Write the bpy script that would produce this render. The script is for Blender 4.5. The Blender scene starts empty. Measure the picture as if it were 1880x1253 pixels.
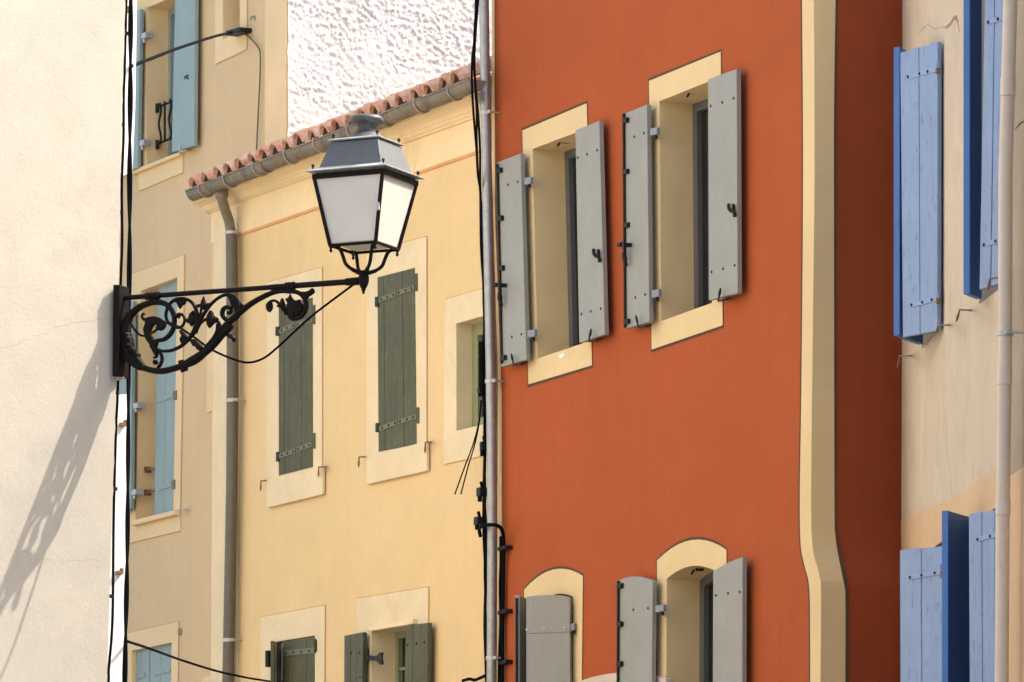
import bpy, math, random
from mathutils import Vector, noise
from mathutils.geometry import tessellate_polygon
random.seed(7)
SC = bpy.context.scene
COL = SC.collection

# ------------------------------------------------------------------ camera model
FPX, CX, YH, CAMZ = 9500.0, 940.0, 2020.0, 1.6
CAM = Vector((0, 0, CAMZ))
def ray(px, py):
    return Vector(((px - CX) / FPX, 1.0, (YH - py) / FPX))

class Plane:
    """vertical plane: t runs left to right along it, n points out of it, z is up"""
    def __init__(s, O, t):
        s.O = Vector((O[0], O[1], 0)); s.t = Vector((t[0], t[1], 0)).normalized()
        s.n = Vector((s.t.y, -s.t.x, 0))
    def uv(s, px, py, v=0.0):
        r = ray(px, py)
        k = (v + s.n.dot(s.O - CAM)) / s.n.dot(r)
        p = CAM + r * k
        return ((p - s.O).dot(s.t), p.z)
    def w(s, u, z, v=0.0):
        return s.O + s.t * u + s.n * v + Vector((0, 0, z))
    def pt(s, px, py, v=0.0):
        return s.w(*s.uv(px, py, v), v)
    def uvs(s, pts, v=0.0):
        return [s.uv(a, b, v) for a, b in pts]

def facade(px0, Y0, xv):
    a = math.atan2(FPX, CX - xv)
    return Plane(((px0 - CX) / FPX * Y0, Y0), (math.cos(a), -math.sin(a)))

# ------------------------------------------------------------------ mesh helpers
class MB:
    def __init__(s): s.v = []; s.f = []; s.smooth = []
    def add(s, vs, fs, smooth=False):
        b = len(s.v); s.v += [Vector(x) for x in vs]
        for f in fs: s.f.append([b + i for i in f]); s.smooth.append(smooth)
    def quad(s, a, b, c, d): s.add([a, b, c, d], [(0, 1, 2, 3)])
    def prism(s, front, off):
        n = len(front); off = Vector(off)
        s.add(list(front) + [Vector(p) + off for p in front],
              [tuple(range(n)), tuple(range(2 * n - 1, n - 1, -1))] +
              [(i, n + i, n + (i + 1) % n, (i + 1) % n) for i in range(n)])
    def slab(s, F, uvs, vf, vb):
        s.prism([F.w(u, z, vf) for u, z in uvs], F.n * (vb - vf))
    def slabpx(s, F, px, vf, vb): s.slab(F, F.uvs(px, vf), vf, vb)
    def sheet(s, F, outer, holes, v):
        polys = [[Vector((u, z, 0)) for u, z in outer]] + [[Vector((u, z, 0)) for u, z in h] for h in holes]
        flat = [p for q in polys for p in q]
        s.add([F.w(p.x, p.y, v) for p in flat], [tuple(t) for t in tessellate_polygon(polys)])
    def walls(s, F, poly, v0, v1):
        n = len(poly)
        for i in range(n):
            a, b = poly[i], poly[(i + 1) % n]
            s.quad(F.w(*a, v0), F.w(*b, v0), F.w(*b, v1), F.w(*a, v1))
    def ring(s, F, outer, inner, vf, vb):
        n = len(outer)
        for i in range(n):
            j = (i + 1) % n
            s.quad(F.w(*outer[i], vf), F.w(*outer[j], vf), F.w(*inner[j], vf), F.w(*inner[i], vf))
        s.walls(F, inner, vf, vb); s.walls(F, outer, vf, vb)
    def box(s, c, ax, h):
        c = Vector(c); ax = [Vector(a).normalized() for a in ax]
        P = [c + ax[0] * (x * h[0]) + ax[1] * (y * h[1]) + ax[2] * (z * h[2]) for x in (-1, 1) for y in (-1, 1) for z in (-1, 1)]
        s.add(P, [(0, 1, 3, 2), (4, 6, 7, 5), (0, 4, 5, 1), (2, 3, 7, 6), (0, 2, 6, 4), (1, 5, 7, 3)])
    def tube(s, pts, rad, seg=8, flat=None, cap=True):
        """flat=(axis vector, factor): section squeezed or widened along that axis"""
        pts = [Vector(p) for p in pts]; n = len(pts)
        if not hasattr(rad, '__len__'): rad = [rad] * n
        up = None; rows = []
        for i in range(n):
            d = (pts[min(i + 1, n - 1)] - pts[max(i - 1, 0)])
            if d.length < 1e-9: d = Vector((0, 0, 1))
            d.normalize()
            if up is None:
                up = d.orthogonal().normalized()
            up = (up - d * up.dot(d))
            if up.length < 1e-6: up = d.orthogonal()
            up.normalize(); sd = d.cross(up)
            row = []
            for k in range(seg):
                a = 2 * math.pi * k / seg
                o = up * math.cos(a) * rad[i] + sd * math.sin(a) * rad[i]
                if flat: o = o + flat[0] * (o.dot(flat[0]) * (flat[1] - 1))
                row.append(pts[i] + o)
            rows.append(row)
        vs = [p for r in rows for p in r]
        fs = [(i * seg + k, i * seg + (k + 1) % seg, (i + 1) * seg + (k + 1) % seg, (i + 1) * seg + k) for i in range(n - 1) for k in range(seg)]
        s.add(vs, fs, True)
        if cap:
            s.add(rows[0], [tuple(range(seg - 1, -1, -1))]); s.add(rows[-1], [tuple(range(seg))])
    def lathe(s, base, axis, prof, seg=24):
        """prof: list of (radius, height along axis)"""
        axis = Vector(axis).normalized(); a = axis.orthogonal().normalized(); b = axis.cross(a); base = Vector(base)
        vs = [base + axis * h + (a * math.cos(2 * math.pi * k / seg) + b * math.sin(2 * math.pi * k / seg)) * max(r, 1e-4) for r, h in prof for k in range(seg)]
        fs = [(i * seg + k, i * seg + (k + 1) % seg, (i + 1) * seg + (k + 1) % seg, (i + 1) * seg + k) for i in range(len(prof) - 1) for k in range(seg)]
        s.add(vs, fs, True)
        s.add([vs[k] for k in range(seg)], [tuple(range(seg))]); s.add([vs[-seg + k] for k in range(seg)], [tuple(range(seg))])
    def bolt(s, F, px, py, v, r=.009, h=.007):
        s.lathe(F.pt(px, py, v), F.n, [(r, -.002), (r, h * .5), (r * .6, h)], 8)

def spline(pts, n=6):
    pts = [Vector(p) for p in pts]; out = []
    for i in range(len(pts) - 1):
        p0 = pts[max(i - 1, 0)]; p1 = pts[i]; p2 = pts[i + 1]; p3 = pts[min(i + 2, len(pts) - 1)]
        for k in range(n):
            t = k / n
            out.append(.5 * ((2 * p1) + (p2 - p0) * t + (2 * p0 - 5 * p1 + 4 * p2 - p3) * t * t + (3 * p1 - p0 - 3 * p2 + p3) * t ** 3))
    out.append(pts[-1]); return out

def inset(poly, d):
    n = len(poly); area = sum(poly[i][0] * poly[(i + 1) % n][1] - poly[(i + 1) % n][0] * poly[i][1] for i in range(n))
    sg = 1 if area > 0 else -1; out = []
    for i in range(n):
        a, b, c = Vector(poly[i - 1]), Vector(poly[i]), Vector(poly[(i + 1) % n])
        e1 = (b - a).normalized(); e2 = (c - b).normalized()
        n1 = Vector((-e1.y, e1.x)) * sg; n2 = Vector((-e2.y, e2.x)) * sg
        m = n1 + n2; m = m / max(m.dot(n1) , .2)
        p = b + m * d; out.append((p.x, p.y))
    return out

def lerp(a, b, t): return (a[0] + (b[0] - a[0]) * t, a[1] + (b[1] - a[1]) * t)

# ------------------------------------------------------------------ objects
def thing(name, label, cat, loc, group=None):
    o = bpy.data.objects.new(name, None); COL.objects.link(o); o.location = loc
    o.empty_display_size = .2
    o['label'] = label; o['category'] = cat
    if group: o['group'] = group
    return o
def root_loc(o):
    while o.parent: o = o.parent
    return Vector(o.location)
def part(name, mb, mat, parent, bevel=0, label=None, seg=2):
    L = root_loc(parent)
    me = bpy.data.meshes.new(name)
    me.from_pydata([tuple(v - L) for v in mb.v], [], mb.f)
    me.polygons.foreach_set('use_smooth', mb.smooth); me.materials.append(mat)
    me.validate(); me.update()
    o = bpy.data.objects.new(name, me); COL.objects.link(o); o.parent = parent
    if bevel:
        m = o.modifiers.new('edge', 'BEVEL'); m.width = bevel; m.segments = seg; m.limit_method = 'ANGLE'; m.angle_limit = .6
    if label: o['label'] = label
    return o
def solo(name, mb, mat, loc, label=None, cat=None, group=None, kind=None, bevel=0):
    loc = Vector(loc)
    me = bpy.data.meshes.new(name); me.from_pydata([tuple(v - loc) for v in mb.v], [], mb.f)
    me.polygons.foreach_set('use_smooth', mb.smooth); me.materials.append(mat); me.validate(); me.update()
    o = bpy.data.objects.new(name, me); COL.objects.link(o); o.location = loc
    if bevel:
        m = o.modifiers.new('edge', 'BEVEL'); m.width = bevel; m.segments = 2; m.limit_method = 'ANGLE'
    for k, v in (('label', label), ('category', cat), ('group', group), ('kind', kind)):
        if v: o[k] = v
    return o

# ------------------------------------------------------------------ materials
def base_mat(name):
    m = bpy.data.materials.new(name); m.use_nodes = True; nt = m.node_tree
    return m, nt, nt.nodes['Principled BSDF']
def N(nt, typ, **kw):
    n = nt.nodes.new(typ)
    for k, v in kw.items():
        if k in n.inputs: n.inputs[k].default_value = v
        else: setattr(n, k, v)
    return n
def mixc(nt, a, b, fac, mode='MIX'):
    m = nt.nodes.new('ShaderNodeMix'); m.data_type = 'RGBA'; m.blend_type = mode
    for i, x in ((6, a), (7, b)):
        if isinstance(x, tuple): m.inputs[i].default_value = x if len(x) == 4 else (*x, 1)
        else: nt.links.new(x, m.inputs[i])
    if isinstance(fac, float): m.inputs[0].default_value = fac
    else: nt.links.new(fac, m.inputs[0])
    return m.outputs[2]
def ramp(nt, src, a, b, va=0.0, vb=1.0):
    r = nt.nodes.new('ShaderNodeMapRange'); nt.links.new(src, r.inputs[0])
    r.inputs[1].default_value = a; r.inputs[2].default_value = b; r.inputs[3].default_value = va; r.inputs[4].default_value = vb
    return r.outputs[0]
def coords(nt, scale=(1, 1, 1), rot=0):
    tc = nt.nodes.new('ShaderNodeTexCoord'); mp = nt.nodes.new('ShaderNodeMapping')
    nt.links.new(tc.outputs['Object'], mp.inputs[0]); mp.inputs['Scale'].default_value = scale; mp.inputs['Rotation'].default_value = (0, 0, rot)
    return mp.outputs[0]
def tex(nt, co, sc, det=5, rough=.55, dist=0.0):
    n = N(nt, 'ShaderNodeTexNoise', Scale=sc, Detail=float(det), Roughness=rough, Distortion=dist)
    nt.links.new(co, n.inputs['Vector']); return n.outputs[0]
def sc3(c, k): return tuple(min(1, x * k) for x in c)

def plaster(name, col, var=.10, big=.9, fine=55, bump=.25, bdist=.006, streak=0.0, pits=0.0, stain=None, rough=.92, warm=None, mott=.03):
    m, nt, b = base_mat(name)
    co = coords(nt); L = nt.links
    n1 = tex(nt, co, big, 6, .6); n2 = tex(nt, co, 9, 5, .6)
    c = mixc(nt, sc3(col, 1 - var), sc3(col, 1 + var), ramp(nt, n1, .3, .7))
    c = mixc(nt, c, sc3(col, 1 - var * 1.2), ramp(nt, n2, .52, .75, 0, .5))
    c = mixc(nt, c, sc3(col, 1 - mott * 2), ramp(nt, tex(nt, co, 3.3, 8, .68, .4), .5, .72, 0, .8)); c = mixc(nt, c, sc3(col, 1 + mott * 1.5), ramp(nt, tex(nt, co, 2.1, 8, .7, .8), .54, .72, 0, .8))
    if warm: c = mixc(nt, c, warm, ramp(nt, tex(nt, co, .55, 4, .5), .5, .72, 0, .6))
    if streak:
        s = tex(nt, coords(nt, (9, 9, .35)), 1.0, 4, .6)
        c = mixc(nt, c, sc3(col, 1 - streak), ramp(nt, s, .48, .72, 0, .8))
        s2 = tex(nt, coords(nt, (23, 23, .6)), 1.0, 3, .6)
        c = mixc(nt, c, sc3(col, 1 + streak * .6), ramp(nt, s2, .5, .72, 0, .6))
    if stain:
        s = tex(nt, coords(nt, (2.8, 2.8, 1.3)), 1.0, 8, .72, .6)
        c = mixc(nt, c, stain, ramp(nt, s, .56, .74, 0, .75))
    f = tex(nt, co, fine, 6, .7)
    if pits:
        v = tex(nt, co, 26, 8, .8)
        c = mixc(nt, c, sc3(col, .45), ramp(nt, v, .64, .72, 0, pits))
    L.new(c, b.inputs['Base Color']); b.inputs['Roughness'].default_value = rough
    b.inputs['Specular IOR Level'].default_value = .2
    h = mixc(nt, f, n2, .45)
    bp = N(nt, 'ShaderNodeBump', Strength=bump, Distance=bdist); L.new(h, bp.inputs['Height']); L.new(bp.outputs[0], b.inputs['Normal'])
    return m

def paint(name, col, rough=.5, grain=.0, wear=None, var=.06, bump=.1, spec=.35):
    m, nt, b = base_mat(name); L = nt.links; co = coords(nt)
    c = mixc(nt, sc3(col, 1 - var), sc3(col, 1 + var), ramp(nt, tex(nt, co, 4, 5), .3, .7))
    g = tex(nt, coords(nt, (60, 60, 2.0)), 1.0, 5, .65)
    if grain: c = mixc(nt, c, sc3(col, 1 - grain), ramp(nt, g, .45, .75, 0, .9))
    if wear:
        w = tex(nt, coords(nt, (40, 40, 9)), 1.0, 6, .75)
        c = mixc(nt, c, wear, ramp(nt, w, .575, .64, 0, .85))
    L.new(c, b.inputs['Base Color']); b.inputs['Roughness'].default_value = rough; b.inputs['Specular IOR Level'].default_value = spec
    if bump:
        bp = N(nt, 'ShaderNodeBump', Strength=bump, Distance=.002); L.new(g, bp.inputs['Height']); L.new(bp.outputs[0], b.inputs['Normal'])
    return m

def metal(name, col, rough=.45, met=.0, var=.15, spot=None, spec=.5):
    m, nt, b = base_mat(name); L = nt.links; co = coords(nt)
    c = mixc(nt, sc3(col, 1 - var), sc3(col, 1 + var), ramp(nt, tex(nt, co, 12, 6, .65), .3, .7))
    if spot: c = mixc(nt, c, spot, ramp(nt, tex(nt, co, 25, 6, .7), .58, .7, 0, .8))
    L.new(c, b.inputs['Base Color']); b.inputs['Metallic'].default_value = met; b.inputs['Specular IOR Level'].default_value = spec
    L.new(ramp(nt, tex(nt, co, 30, 4), .3, .7, rough * .8, min(1, rough * 1.25)), b.inputs['Roughness'])
    bp = N(nt, 'ShaderNodeBump', Strength=.15, Distance=.002); L.new(tex(nt, co, 60, 4), bp.inputs['Height']); L.new(bp.outputs[0], b.inputs['Normal'])
    return m

def tile_mat():
    m, nt, b = base_mat('terracotta_tile'); L = nt.links; co = coords(nt)
    c = mixc(nt, (.40, .14, .065), (.56, .28, .17), ramp(nt, tex(nt, co, 3.2, 5), .35, .65))
    c = mixc(nt, c, (.68, .53, .43), ramp(nt, tex(nt, co, 11, 6, .7), .42, .62, 0, .7))
    L.new(c, b.inputs['Base Color']); b.inputs['Roughness'].default_value = .9
    bp = N(nt, 'ShaderNodeBump', Strength=.3, Distance=.004); L.new(tex(nt, co, 60, 5), bp.inputs['Height']); L.new(bp.outputs[0], b.inputs['Normal'])
    return m

def stucco_mat():
    m, nt, b = base_mat('roughcast_stucco'); L = nt.links; co = coords(nt)
    c = mixc(nt, (.46, .455, .435), (.53, .53, .51), ramp(nt, tex(nt, co, 2, 5), .35, .65))
    c = mixc(nt, c, (.29, .235, .18), ramp(nt, tex(nt, coords(nt, (1, 1, 1.5), .3), 22, 9, .74), .575, .66, 0, .85))
    L.new(c, b.inputs['Base Color']); b.inputs['Roughness'].default_value = .95
    bp = N(nt, 'ShaderNodeBump', Strength=.5, Distance=.01); L.new(tex(nt, co, 45, 6, .7), bp.inputs['Height']); L.new(bp.outputs[0], b.inputs['Normal'])
    return m

def opal_mat():
    m, nt, b = base_mat('opal_glass'); L = nt.links; nt.nodes.remove(b)
    out = nt.nodes['Material Output']; co = coords(nt)
    c = mixc(nt, (.80, .75, .68), (.84, .80, .74), ramp(nt, tex(nt, co, 6, 4), .35, .65))
    d = N(nt, 'ShaderNodeBsdfDiffuse'); t = N(nt, 'ShaderNodeBsdfTranslucent'); g = N(nt, 'ShaderNodeBsdfGlossy', Roughness=.25)
    L.new(c, d.inputs[0]); L.new(c, t.inputs[0])
    m1 = N(nt, 'ShaderNodeMixShader'); m1.inputs[0].default_value = .35; L.new(d.outputs[0], m1.inputs[1]); L.new(t.outputs[0], m1.inputs[2])
    m2 = N(nt, 'ShaderNodeMixShader'); m2.inputs[0].default_value = .05; L.new(m1.outputs[0], m2.inputs[1]); L.new(g.outputs[0], m2.inputs[2])
    L.new(m2.outputs[0], out.inputs[0]); return m

def glass_mat():
    m, nt, b = base_mat('window_glass')
    c = mixc(nt, (.012, .013, .014), (.022, .022, .022), ramp(nt, tex(nt, coords(nt), 3, 3), .3, .7)); nt.links.new(c, b.inputs['Base Color'])
    b.inputs['Roughness'].default_value = .06; b.inputs['Specular IOR Level'].default_value = .5
    return m

M = dict(
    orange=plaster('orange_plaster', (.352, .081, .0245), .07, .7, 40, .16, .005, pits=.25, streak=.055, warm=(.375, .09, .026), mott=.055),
    cream=plaster('cream_trim', (.65, .50, .27), .05, 1.5, 50, .10, .004),
    line=plaster('brown_line', (.085, .055, .035), .1, 3, 40, .05),
    yellow=plaster('yellow_plaster', (.68, .50, .25), .06, .8, 45, .15, .005, streak=.03, warm=(.69, .52, .285), mott=.04),
    ystone=plaster('pale_surround', (.69, .57, .355), .06, 2.5, 50, .22, .006, stain=(.60, .47, .27), mott=.05),
    ycorn=plaster('cornice_cream', (.76, .60, .36), .05, 2, 40, .10, .004, stain=(.60, .44, .22)),
    yline=plaster('orange_line', (.62, .33, .13), .1, 4, 40, .05),
    beige=plaster('beige_plaster', (.63, .455, .25), .05, .9, 45, .12, .005, streak=.05),
    bcream=plaster('beige_surround', (.74, .55, .30), .04, 1.5, 45, .10, .004),
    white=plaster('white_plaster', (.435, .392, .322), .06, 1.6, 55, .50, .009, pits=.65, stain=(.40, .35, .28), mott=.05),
    bouncew=plaster('bounce_white', (.80, .75, .67), .05, 1.2, 40, .2),
    house=plaster('cream_plaster', (.545, .462, .338), .07, 1.2, 40, .34, .007, streak=.05, stain=(.42, .31, .19), mott=.09, pits=.3),
    house2=plaster('sand_plaster', (.58, .41, .245), .07, 1.2, 40, .25, .006, stain=(.46, .32, .18)),
    grey=plaster('grey_plaster', (.36, .30, .22), .14, 2, 40, .5, .01, pits=.3),
    stone=plaster('stone_arch', (.55, .47, .38), .1, 4, 40, .4, .008),
    taupe=plaster('taupe_plaster', (.30, .23, .15), .1, 3, 40, .2),
    crack=plaster('crack_dirt', (.20, .14, .09), .2, 8, 40, .1),
    ground=plaster('street_paving', (.30, .27, .23), .15, .8, 30, .4, .01),
    gshut=paint('grey_shutter_paint', (.268, .272, .238), .55, .09, bump=.15),
    green=paint('olive_shutter_paint', (.082, .081, .036), .65, .45, wear=(.15, .145, .085), var=.14, bump=.5),
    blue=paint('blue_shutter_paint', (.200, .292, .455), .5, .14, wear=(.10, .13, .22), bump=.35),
    blue2=paint('deep_blue_paint', (.065, .165, .42), .5, .14, bump=.3),
    aqua=paint('aqua_shutter_paint', (.25, .325, .30), .55, .08, bump=.15),
    whitep=paint('white_shutter_paint', (.82, .81, .79), .5, .03),
    gframe=paint('green_window_paint', (.23, .26, .14), .5, .1),
    dframe=paint('dark_frame_paint', (.10, .105, .105), .5, .0),
    black=metal('black_iron', (.010, .009, .008), .55, 0, .25, spec=.25),
    iron=metal('cast_iron', (.0065, .0045, .0032), .55, 0, .3, spec=.13),
    strapg=paint('olive_strap_paint', (.14, .142, .085), .6, .15, bump=.1),
    strapb=paint('blue_strap_paint', (.215, .305, .49), .5, .08, bump=.1),
    hair=plaster('hairline_crack', (.43, .34, .26), .2, 8, 40, .1),
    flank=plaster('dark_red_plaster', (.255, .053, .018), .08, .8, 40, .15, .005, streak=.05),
    thinline=plaster('border_and_shadow_line', (.52, .30, .13), .1, 6, 40, .05),
    rust=metal('rusty_iron', (.19, .10, .045), .8, 0, .3, spot=(.06, .04, .03)),
    cable=paint('cable_rubber', (.007, .007, .008), .9, 0, bump=0, spec=.02),
    zinc=metal('zinc_pipe', (.30, .30, .29), .34, .55, .14, spot=(.20, .195, .185)),
    gutter=metal('weathered_gutter', (.175, .148, .103), .6, .12, .25, spot=(.10, .075, .045)),
    bpipe=metal('brown_pipe', (.108, .090, .062), .5, .0, .12),
    pvc=metal('pale_pipe', (.58, .49, .395), .45, .0, .05),
    galv=metal('galvanised_strap', (.42, .42, .41), .45, .4, .1),
    lampmetal=metal('lantern_sheet', (.072, .078, .082), .62, .0, .12, spec=1.0),
    lampcap=metal('lantern_cap', (.060, .066, .064), .5, .0, .2, spot=(.17, .18, .17), spec=.5),
    skirt=metal('lantern_skirt', (.34, .36, .35), .5, .1, .15, spot=(.22, .24, .24)),
    clip=metal('hinge_clip', (.20, .215, .235), .5, .1, .1),
    hook=metal('gutter_hook_metal', (.30, .27, .21), .6, .1, .1),
    dark=plaster('tile_mouth_shade', (.05, .032, .022), .2, 8, 40, .2),
    opal=opal_mat(), glass=glass_mat(), tile=tile_mat(), stucco=stucco_mat(),
)
# ------------------------------------------------------------------ planes of the street
UP = Vector((0, 0, 1))
FO = facade(1083, 35.8, -3900)             # orange front
FY = facade(895, 37.2, -4000)              # yellow front
FB = facade(388, 42.6, -3770)              # beige front
ridge_px = [(1495, 0), (1496, 320), (1493, 600), (1490, 900), (1492, 1000), (1501, 1041), (1506, 1062), (1508, 1090), (1507, 1253)]
ridge_px = [tuple(v[:2]) for v in spline([(x, y, 0) for x, y in ridge_px], 5)]
ridge = [FO.pt(*p) for p in ridge_px]
# side of the orange house runs back from the ridge
FS = Plane(FO.pt(1490, 900), -FO.n)
p0 = FS.pt(1655, 700)
FC = facade(1655, p0.y, 150)               # cream front, set back from the orange one
pg = FC.pt(1861, 640)
FG = Plane((pg.x, pg.y), (FC.t.x, FC.t.y)) # next house to the right
WT = Vector((.788, .615, 0)).normalized()
wc = ray(222, 525); YW = 27.735
FW = Plane(((222 - CX) / FPX * YW, YW), WT)     # white house, wall towards the camera
FH = Plane((FW.O.x, FW.O.y), (-.454, .891))     # white house, wall on the cross street
cb = FB.pt(527, 120)
FST = Plane((cb.x, cb.y), (.866, .5))           # stucco flank of the beige house

def gl(F, u): p = F.w(u, 0); return (p.x, p.y, 0)

def body(mb, F, uL, uR, top, depth, back=True):
    """side, back and top walls of a house behind its front"""
    a, b = F.w(uL, 0), F.w(uR, 0); c, d = F.w(uR, 0, -depth), F.w(uL, 0, -depth); T = UP * top
    mb.quad(a, d, d + T, a + T); mb.quad(c, b, b + T, c + T); mb.quad(d, c, c + T, d + T); mb.quad(a + T, b + T, c + T, d + T)

def add_frame(win, F, poly, depth, mat, w=.05, mullion=True, bars=(), pane=True):
    """casement and glass set at the back of an opening (uv polygon)"""
    inn = inset(poly, w)
    mb = MB(); mb.ring(F, poly, inn, -depth + .012, -depth - .05)
    us = [p[0] for p in inn]; zs = [p[1] for p in inn]
    um = (min(us) + max(us)) / 2
    if mullion: mb.slab(F, [(um - .03, min(zs) - .01), (um + .03, min(zs) - .01), (um + .03, max(zs) - .005), (um - .03, max(zs) - .005)], -depth + .008, -depth - .03)
    for f in bars:
        z = min(zs) + (max(zs) - min(zs)) * f
        mb.slab(F, [(min(us), z - .012), (max(us), z - .012), (max(us), z + .012), (min(us), z + .012)], -depth + .002, -depth - .02)
    part('frame', mb, mat, win, .004)
    if pane:
        g = MB(); g.slab(F, inn, -depth - .025, -depth - .033); part('pane', g, M['glass'], win)

def surround(house, F, outer_px, open_px, depth, mat, v=.006, line=None, line_px=None, label=None, frame=None, frame_w=.05, bars=(), mullion=True, thin=True):
    """painted or stone surround + reveals of one opening; returns (part, uv hole)"""
    outer = F.uvs(outer_px, v); hole = F.uvs(open_px, v)
    mb = MB(); mb.sheet(F, outer, [hole], v); mb.walls(F, outer, v, -.01); mb.walls(F, hole, v, -depth - .02)
    win = part('window', mb, mat, house, label=label)
    if not line and thin:
        l = MB(); ou = inset(outer, -.007); l.sheet(F, ou, [inset(outer, .01)], .004); part('painted_line', l, M['thinline'], win)  # painted border on beige; on yellow a shadow line drawn in colour
    if line:
        l = MB(); lo = F.uvs(line_px, .003)
        l.sheet(F, lo, [inset(outer, .012)], .003); part('painted_line', l, line, win)
    if frame: add_frame(win, F, hole, depth, frame, frame_w, mullion, bars)
    return win, hole

def boards(mb, F, q, n, vf, vb, gap=.004):
    """n vertical boards filling the quad q = TL, TR, BR, BL (pixels)"""
    U = F.uvs(q, vf); wd = abs(U[1][0] - U[0][0]); g = gap / wd / 2
    for i in range(n):
        a, b = i / n + (g if i else 0), (i + 1) / n - (g if i < n - 1 else 0)
        mb.slab(F, [lerp(U[0], U[1], a), lerp(U[0], U[1], b), lerp(U[3], U[2], b), lerp(U[3], U[2], a)], vf - .0015 * (i % 2), vb)
    # tongue behind the gaps
    mb.slab(F, [lerp(U[0], U[1], .01), lerp(U[0], U[1], .99), lerp(U[3], U[2], .99), lerp(U[3], U[2], .01)], vf - .010, vb + .004)

def strap(sh, F, a, b, wpx, vf, mat, bolts=(), bmat=None, name='hinge_strap'):
    mb = MB(); h = wpx / 2
    mb.slabpx(F, [(a[0], a[1] - h), (b[0], b[1] - h), (b[0], b[1] + h), (a[0], a[1] + h)], vf + .006, vf - .002)
    s = part(name, mb, mat, sh, .0015)
    for f in bolts:
        p = lerp(a, b, f); k = MB(); k.bolt(F, p[0], p[1], vf + .006, .010, .006); part('bolt', k, bmat or M['black'], sh)
    return s

def stay(sh, F, pts, v, mat=None, r=.007, name='holdback'):
    """little iron catch: a bar standing out of the wall and a turned tongue"""
    mb = MB()
    a, b, c = pts
    mb.tube([F.pt(*a, .0), F.pt(*a, v + .03)], r, 6); mb.tube([F.pt(*a, v + .03), F.pt(*b, v + .03)], r, 6)
    mb.tube(spline([F.pt(*b, v + .03), F.pt(*lerp(b, c, .5), v + .028), F.pt(*c, v + .026)], 4), [r * .9] * 4 + [r * 1.3] * 3 + [r * .8] * 2, 6)
    return part(name, mb, mat or M['black'], sh)

# ================================================================== ORANGE HOUSE
orange = thing('townhouse', 'terracotta orange house with grey shutters, cream window surrounds and a brown outlined corner', 'house', gl(FO, FO.uv(1200, 700)[0]), 'houses along the street')
zt = 10.95
uL = [FO.uv(905, 0), FO.uv(918, 690), FO.uv(929, 1253)]
uR = [FO.uv(*p) for p in ridge_px]
outer = [(uL[0][0] - .02, zt), uL[0], uL[1], uL[2], (uL[2][0] + .02, 0)] + [(uR[-1][0], 0)] + uR[::-1] + [(uR[0][0], zt)]
holes = []
def rect_open(TL, TR, BR, BL): return [TL, TR, BR, BL]
def o_window(outer_px, open_px, line_px, label):
    w, h = surround(orange, FO, outer_px, open_px, .26, M['cream'], .006, M['line'], line_px, label, M['dframe'], .06)
    holes.append(h); return w
W1 = o_window([(959, 240), (1077, 190), (1086.5, 671), (970, 706)], [(977.7, 274), (1059.5, 243), (1069.5, 631), (987, 658.6)],
              [(957.5, 236), (1078.6, 185), (1088.2, 675), (968.6, 711.5)], 'upper window beside the zinc downpipe, grey shutters folded back')
W2 = o_window([(1191.5, 149), (1323, 95), (1326.5, 597.5), (1196.3, 642)], [(1210.5, 186.4), (1303.5, 149), (1307, 556.5), (1214, 590)],
              [(1190, 145), (1324.6, 90.5), (1328.3, 602), (1194.8, 647.5)], 'upper window nearer the corner, grey shutters folded back')
def arc_px(A, P, B, n=10):
    """smooth arch through three pixels (parabola along the chord)"""
    out = []
    for i in range(n + 1):
        t = i / n; c = lerp(A, B, t)
        tp = (P[0] - A[0]) / (B[0] - A[0]); cp = lerp(A, B, tp); rise = (P[1] - cp[1]) / (1 - (2 * tp - 1) ** 2)
        out.append((c[0], c[1] + rise * (1 - (2 * t - 1) ** 2)))
    return out
W3 = o_window(arc_px((962, 1083), (1034, 1044.5), (1070, 1058)) + [(1066, 1400), (964, 1420)], arc_px((981, 1119), (1034, 1090.5), (1052, 1096)) + [(1051, 1360), (983, 1380)],
              arc_px((960.4, 1081), (1034, 1040), (1071.6, 1055)) + [(1067.6, 1404), (962, 1424)], 'arched lower window beside the downpipe, shutters ajar')
W4 = o_window(arc_px((1206.2, 1029.5), (1284, 991), (1333.5, 1010)) + [(1331, 1370), (1206.5, 1410)], arc_px((1224, 1063), (1276, 1039), (1311, 1047.7)) + [(1310, 1340), (1222.5, 1370)],
              arc_px((1204.6, 1027.8), (1284, 986), (1335, 1007)) + [(1332.6, 1374), (1204.8, 1414)], 'arched lower window nearer the corner, shutters folded back')
wall = MB(); wall.sheet(FO, outer, holes, 0)
D = 6.0
# left, back, top and the shaded flank, which follows the bulging corner
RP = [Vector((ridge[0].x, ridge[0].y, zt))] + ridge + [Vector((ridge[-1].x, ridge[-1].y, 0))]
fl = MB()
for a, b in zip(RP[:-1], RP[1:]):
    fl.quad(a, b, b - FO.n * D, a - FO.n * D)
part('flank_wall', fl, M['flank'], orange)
LP = [FO.w(u, z) for u, z in outer[:5]]
for a, b in zip(LP[:-1], LP[1:]): wall.quad(b, a, a - FO.n * D, b - FO.n * D)
a, b = LP[0], RP[0]; wall.quad(a, b, b - FO.n * D, a - FO.n * D)
a2, b2 = LP[-1], RP[-1]; wall.quad(a - FO.n * D, b - FO.n * D, b2 - FO.n * D, a2 - FO.n * D)
part('wall', wall, M['orange'], orange)
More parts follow.
